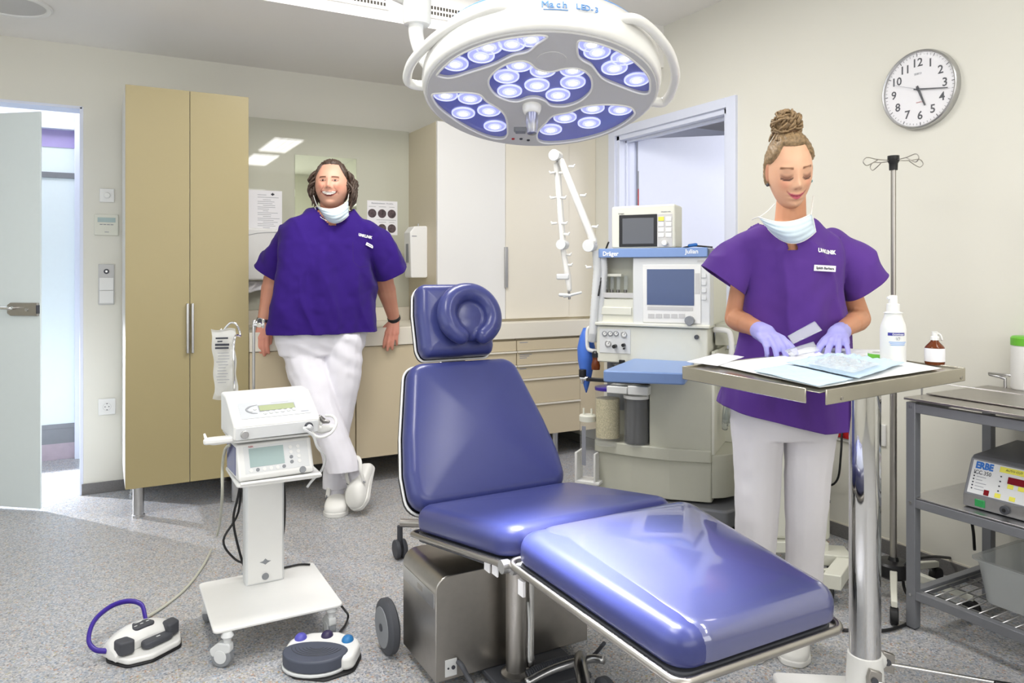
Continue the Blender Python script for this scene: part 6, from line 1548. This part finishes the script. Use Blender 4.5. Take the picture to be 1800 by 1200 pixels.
# mask under the chin
def maskm(top, bot, d0, bulge, name, parent, strapsP, n=20):
    def bez(P, u): return (P[0][0] * (1 - u) ** 2 + 2 * P[1][0] * u * (1 - u) + P[2][0] * u * u, P[0][1] * (1 - u) ** 2 + 2 * P[1][1] * u * (1 - u) + P[2][1] * u * u)
    def f(u, v):
        a = bez(top, u); b_ = bez(bot, u); px = a[0] * (1 - v) + b_[0] * v; py = a[1] * (1 - v) + b_[1] * v
        d = d0 - bulge * sin(pi * u) ** .8 * (.75 + .5 * sin(pi * v)) + .0022 * sin(v * 26) + .003 * noise.noise(Vector((u * 6, v * 5, 1)))
        return pd(px, py, d)
    MB().grid(f, n, n).build(name, 'mask', parent, 0, 180, solid=.002)
    MB().tube([f(i / 12, 0) for i in range(13)], .0022, 6).tube([f(i / 12, 1) for i in range(13)], .0022, 6).build('mask_edging', 'maskw', parent, 0, 180)
    for P in strapsP: MB().tube([pd(*p) for p in P], .0016, 6, smooth=5).build('mask_strap', 'maskw', parent, 0, 180)
maskm([(557, 362), (588, 376), (612, 352)], [(570, 382), (590, 404), (613, 378)], 3.935, .062, 'face_mask', man,
      [[(558, 363, 3.92), (553, 350, 3.93), (549, 335, 3.97)], [(611, 353, 3.92), (613, 342, 3.95), (615, 330, 3.99)], [(553, 364, 3.95), (562, 380, 3.92), (574, 388, 3.89)]])
# watch and wristband
pw = MC @ armL[1].lerp(armL[2], .96); aw = MC.to_3x3() @ (armL[2] - armL[1]).normalized()
MB().cyl(pw - aw * .009, pw + aw * .009, .0385, n=28).build('watch_strap', 'alu', man, .002)
cw = pw - FW * .030 - RT * .008; MB().cyl(cw - FW * .010, cw + FW * .004, .017, n=24).build('watch_case', 'alu', man, .002)
MB().cyl(cw - FW * .011, cw - FW * .0098, .013, n=24).build('watch_face', 'dgrey', man)
pw = MC @ armR[1].lerp(armR[2], .97); aw = MC.to_3x3() @ (armR[2] - armR[1]).normalized()
MB().cyl(pw - aw * .011, pw + aw * .011, .0385, n=28).build('wristband', 'black', man, .003)
# ---------------------------------------------------------------- WOMAN
wom = thing('person', 'young woman with a hair bun in a purple tunic working at the instrument table', 'person', W(.92, 2.46, 0))
def wcol(x, z, wf, sy):
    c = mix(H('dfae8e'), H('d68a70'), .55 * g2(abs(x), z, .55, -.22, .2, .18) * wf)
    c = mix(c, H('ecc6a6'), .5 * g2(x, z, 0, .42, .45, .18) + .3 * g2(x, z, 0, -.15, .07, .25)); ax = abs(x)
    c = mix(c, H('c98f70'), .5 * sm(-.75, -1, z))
    if wf < .3: return c
    b_ = abs(z - (.205 - .30 * (ax - .40) ** 2 + .04 * (ax - .4)))
    if .20 < ax < .72: c = mix(c, H('6a432c'), .85 * sm(.030, .012, b_))
    dx = (ax - .47) / .225
    if abs(dx) < 1.15:
        ln = -.075 - .050 * (1 - dx * dx)
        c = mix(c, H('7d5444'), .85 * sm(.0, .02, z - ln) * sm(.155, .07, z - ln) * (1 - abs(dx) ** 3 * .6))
        c = mix(c, H('2e1c18'), .92 * sm(.022, .009, abs(z - ln)) * (abs(dx) < 1.08))
    m_ = -.56 + .12 * (x / .4) ** 2; w = .42
    if ax < w:
        h = .072 * (1 - (ax / w) ** 1.6)
        c = mix(c, H('c0566a'), .9 * sm(h + .012, h - .008, abs(z - m_ + .01))); c = mix(c, H('7c2c38'), .8 * sm(.013, .005, abs(z - m_)))
    elif ax < w + .05: c = mix(c, H('a85a4c'), .5 * sm(.03, .01, abs(z - m_)))
    c = mix(c, H('a25a48'), .6 * g2(ax, z, .10, -.345, .045, .02))
    return c
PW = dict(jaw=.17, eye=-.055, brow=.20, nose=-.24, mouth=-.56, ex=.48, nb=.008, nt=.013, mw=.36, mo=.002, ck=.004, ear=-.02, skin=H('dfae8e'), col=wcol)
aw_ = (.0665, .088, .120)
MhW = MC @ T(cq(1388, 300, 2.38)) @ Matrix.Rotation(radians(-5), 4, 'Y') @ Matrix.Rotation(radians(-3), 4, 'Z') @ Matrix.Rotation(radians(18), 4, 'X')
hd = headmesh(MhW, aw_, PW)
m = MB(MC)
TW = [(700, 1290, 1472, 2.48, .085), (650, 1304, 1472, 2.47, .085), (600, 1316, 1468, 2.465, .082), (550, 1324, 1464, 2.46, .080), (510, 1326, 1462, 2.46, .082), (470, 1320, 1464, 2.46, .080), (440, 1310, 1468, 2.455, .076), (420, 1316, 1464, 2.45, .066), (403, 1340, 1440, 2.445, .06), (392, 1355, 1422, 2.44, .05)]
rows(m, TW)
m.chain([cq(1391, 345, 2.42), cq(1389, 405, 2.45)], [.045, .052]); m.cap(cq(1388, 420, 2.40), cq(1392, 445, 2.375), .03)
aL = [cq(1313, 446, 2.45), cq(1293, 560, 2.50), cq(1342, 583, 2.25)]; aR = [cq(1470, 443, 2.45), cq(1511, 560, 2.50), cq(1476, 583, 2.25)]
for A_ in (aL, aR): m.chain(A_, [.034, .036, .024]); m.cap(A_[1].lerp(A_[2], .12), A_[1].lerp(A_[2], .4), .038, .033)
bm_ = fuse(m, .0042, 3)
def skin_w(co): q = MI @ co; return mix(mix(H('d9a27e'), H('c98a68'), .4 + .35 * noise.noise(co * 12)), H('b9714f'), .3 * sm(1.16, 1.05, q.z))
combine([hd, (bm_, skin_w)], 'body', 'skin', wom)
for s in (-1, 1):
    e_ = MhW @ Vector((s * (aw_[0] * 1.03), .002, -.036 - .004)); MB().ell(e_, .0055, 14, 10).build('earring', 'teal' if s > 0 else 'dgrey', wom)
def hw(sx, sy, sz):
    ax = abs(sx)
    if sy < .10: return max(sz - (.67 - 1.05 * max(0, ax - .50)), (ax - .93) * 3 - 5 * max(0, .25 - sz))
    return sz + .45
MHw = hair_shell(MhW, aw_, hw, lambda sx, sy, sz: .011 + .0030 * noise.noise(Vector((sx * 22, sy * 3, sz * 4))) + .0018 * noise.noise(Vector((math.atan2(sx, .3 + sz) * 30, sy * 2, 2))), PW, 160, 110)
me = MHw.mesh('hair')
rnd = random.Random(4); m = MB(MhW)
bc = Vector((-.006, .018, .146))
m.ell(bc, (.040, .038, .033), 20, 14)
for k in range(95):
    th = rnd.uniform(0, 2 * pi); ph = rnd.uniform(-.7, 1.3); c = bc + Vector((cos(th) * cos(ph) * .041, sin(th) * cos(ph) * .040, sin(ph) * .035))
    tx = Vector((-sin(th), cos(th), rnd.uniform(-.6, .6))).normalized(); nz = (c - bc).normalized(); by = tx.cross(nz); r = rnd.uniform(.007, .014)
    m.tube([c + (tx * cos(a) * r * 1.3 + nz * sin(a) * r * .7 + by * (a - 2) * .004) for a in [i * .8 for i in range(7)]], [.0015, .003, .0035, .0035, .0035, .003, .001], 6, smooth=3)
for k in range(40):
    th = rnd.uniform(0, 2 * pi); x_, y_ = cos(th), sin(th)
    m.tube([(bc.x + x_ * .052, bc.y + y_ * .060, .093 + .01 * (y_ < 0)), (bc.x + x_ * .045, bc.y + y_ * .048, .112), (bc.x + x_ * .033, bc.y + y_ * .034, .128)], [.002, .004, .004], 6, smooth=3)
tmp = m.mesh('t'); b = bmesh.new(); b.from_mesh(me); b.from_mesh(tmp); b.to_mesh(me); b.free()
link(me, 'hair', 'hair_w', wom, 0, 180)
MB(MhW).tube([(bc.x + .037 * cos(a), bc.y + .037 * sin(a), .127 + .003 * sin(3 * a)) for a in [radians(v) for v in range(0, 360, 20)]], .006, 8, True).build('hair_band', 'hair_wd', wom, 0, 180)
# tunic
m = MB(MC)
SW = [(754, 1268, 1496, 2.49, .150), (715, 1267, 1495, 2.49, .142), (680, 1276, 1490, 2.48, .134), (650, 1289, 1486, 2.47, .126), (600, 1302, 1482, 2.46, .117), (550, 1311, 1478, 2.455, .113), (510, 1314, 1475, 2.45, .115), (470, 1308, 1477, 2.45, .115), (440, 1298, 1481, 2.45, .104), (420, 1304, 1474, 2.45, .088), (403, 1330, 1448, 2.445, .070), (390, 1348, 1430, 2.44, .056)]
rows(m, SW, 48, 2.4)
sL = (cq(1314, 434, 2.45), cq(1278, 484, 2.46)); sR = (cq(1468, 430, 2.45), cq(1514, 492, 2.46))
for (a, b_), r in ((sL, (.050, .058, .072, .077)), (sR, (.050, .060, .075, .081))):
    dd = (b_ - a).normalized(); m.tube([a, a + dd * .04, b_ + dd * .0, b_ + dd * .05], list(r), 28); m.ell(a + dd * .003, r[0] + .001, 24, 16)
me = fuse(m, .0055, 5)
eL, dL = sL[1], (sL[1] - sL[0]).normalized(); eR, dR = sR[1], (sR[1] - sR[0]).normalized()
vz = cq(1390, 441, 2.34).z; xc = cq(1389, 430, 2.36).x
HP = cq(1400, 752, 2.34); HN = Vector((.24, 0, 1)).normalized()
def cutw(c, n):
    q = MI @ c
    for E_, N_ in ((eL, dL), (eR, dR)):
        h = (q - E_).dot(N_)
        if .09 > h > .022 and ((q - E_) - N_ * h).length < .094: return True
    if q.z < .735 or (q - HP).dot(HN) < 0: return True
    if q.y < 2.44 and abs(q.x - xc) < .013 + .75 * max(0, q.z - vz - .028) and q.z > vz: return True
    return q.z > cq(1388, 397, 2.44).z and abs(q.x - xc) < .075
def fw_(co):
    q = MI @ co
    return folds(co, (12, 12, 1.3), .021, 8, 24, .002) + .005 * noise.noise(Vector((co.x * 18 - co.z * 10, co.y * 10, co.z * 6))) + creases(co, 8, 1.6, 2.2, .012, 9) + .006 * sm(1.1, .8, q.z) * sin(q.x * 52 + 2 * noise.noise(co * 5))
edit(me, fw_, cutw, [(MC @ (eL + dL * .022), MC @ dL), (MC @ (eR + dR * .022), MC @ dR), (Vector((0, 0, .735)), Vector((0, 0, 1))), (MC @ HP, MC.to_3x3() @ HN)])
shirt = link(me, 'tunic', 'scrub2', wom, 0, 180, solid=.003)
tr = bvh(shirt)
D = decal(tr, 1450, 443, radians(-3), .004, .35); conform(text('UNiKLINIK', .0175, D, 'wink', wom, 'logo', wt=.0009, xs=.95), tr, D, .0035)
D = decal(tr, 1446, 471, radians(-3), .010, .3); MB(D).box(-.036, .036, -.0095, .0095, -.001, .0008).build('name_badge', 'paper', wom, .0005)
text('Späth Barbara', .0105, D @ T(0, 0, .0012), 'ink', wom, 'badge_lettering', wt=.0002)
for P in ([(1417, 468), (1415, 521), (1440, 529), (1471, 526), (1473, 470)], [(1310, 420), (1313, 460), (1312, 505)], [(1476, 415), (1478, 460), (1475, 510)], [(1330, 560), (1326, 610), (1320, 640)]): seam(tr, P, 'scrubseam', wom)
# trousers
m = MB(MC); rows(m, [(690, 1288, 1472, 2.49, .105), (740, 1288, 1472, 2.49, .11), (765, 1292, 1468, 2.49, .10)], 40, 2.2)
m.chain([cq(1331, 740, 2.49), cq(1331, 830, 2.48), cq(1331, 905, 2.46), cq(1327, 1000, 2.48), cq(1324, 1100, 2.50)], [.086, .076, .069, .062, .060])
m.chain([cq(1426, 740, 2.49), cq(1420, 830, 2.47), cq(1417, 920, 2.45), cq(1412, 1010, 2.46), cq(1404, 1100, 2.46)], [.086, .074, .064, .060, .060])
me = fuse(m, .0065, 4)
edit(me, lambda co: folds(co, (9, 9, 5), .006, 2, 24, .002), lambda c, n: (MI @ c).z < .075, [(Vector((0, 0, .075)), Vector((0, 0, 1)))]); link(me, 'trousers', 'pants2', wom, 0, 180, solid=.003)
for px, dpt in ((1391, 2.33), (1318, 2.36)):
    toe = W((px - 900) / FO * dpt, dpt, 0); heel = W((px + 14 - 900) / FO * (dpt + .25), dpt + .25, 0); dv = (toe - heel).normalized()
    Mx = frame_m((heel.x, heel.y, .004), dv, Vector((0, 0, 1)).cross(dv)); clog(Mx, .255, wom, False, 'shoe', 1.0)
    MB(Mx).tube([(.165, -.046, .052), (.175, -.02, .078), (.178, .0, .082), (.175, .02, .078), (.165, .046, .052)], .0016, 6, smooth=5).build('shoe_seam', 'gink', wom, 0, 180)
# gloves
m = MB(MC); o1 = cq(1340, 583, 2.255)
handm(m, hframe(o1, cq(1380, 611, 2.10) - o1, (1, .25, .1)), 1, (.16, .5, .6, .65), .05, .92, .35, .95, 1.08); m.cap(cq(1335, 581, 2.285), cq(1346, 587, 2.23), .029, .030)
me = fuse(m, .003, 4); link(me, 'glove', 'glove', wom, 0, 180)
m = MB(MC); o2 = cq(1475, 585, 2.25)
handm(m, hframe(o2, cq(1462, 616, 2.12) - o2, (1, -.1, .05)), -1, (.35, .38, .36, .15), .16, .92, .45, .95, 1.08); m.cap(cq(1479, 582, 2.28), cq(1472, 588, 2.23), .029, .030)
me = fuse(m, .003, 4); link(me, 'glove', 'glove', wom, 0, 180)
maskm([(1333, 381), (1382, 402), (1426, 376)], [(1350, 402), (1392, 450), (1434, 407)], 2.345, .060, 'face_mask', wom,
      [[(1334, 382, 2.345), (1348, 372, 2.35), (1362, 358, 2.37)], [(1426, 377, 2.34), (1428, 362, 2.37), (1430, 345, 2.40)], [(1434, 407, 2.34), (1431, 392, 2.345), (1428, 378, 2.35)], [(1322, 386, 2.40), (1334, 382, 2.345), (1345, 397, 2.34)]])
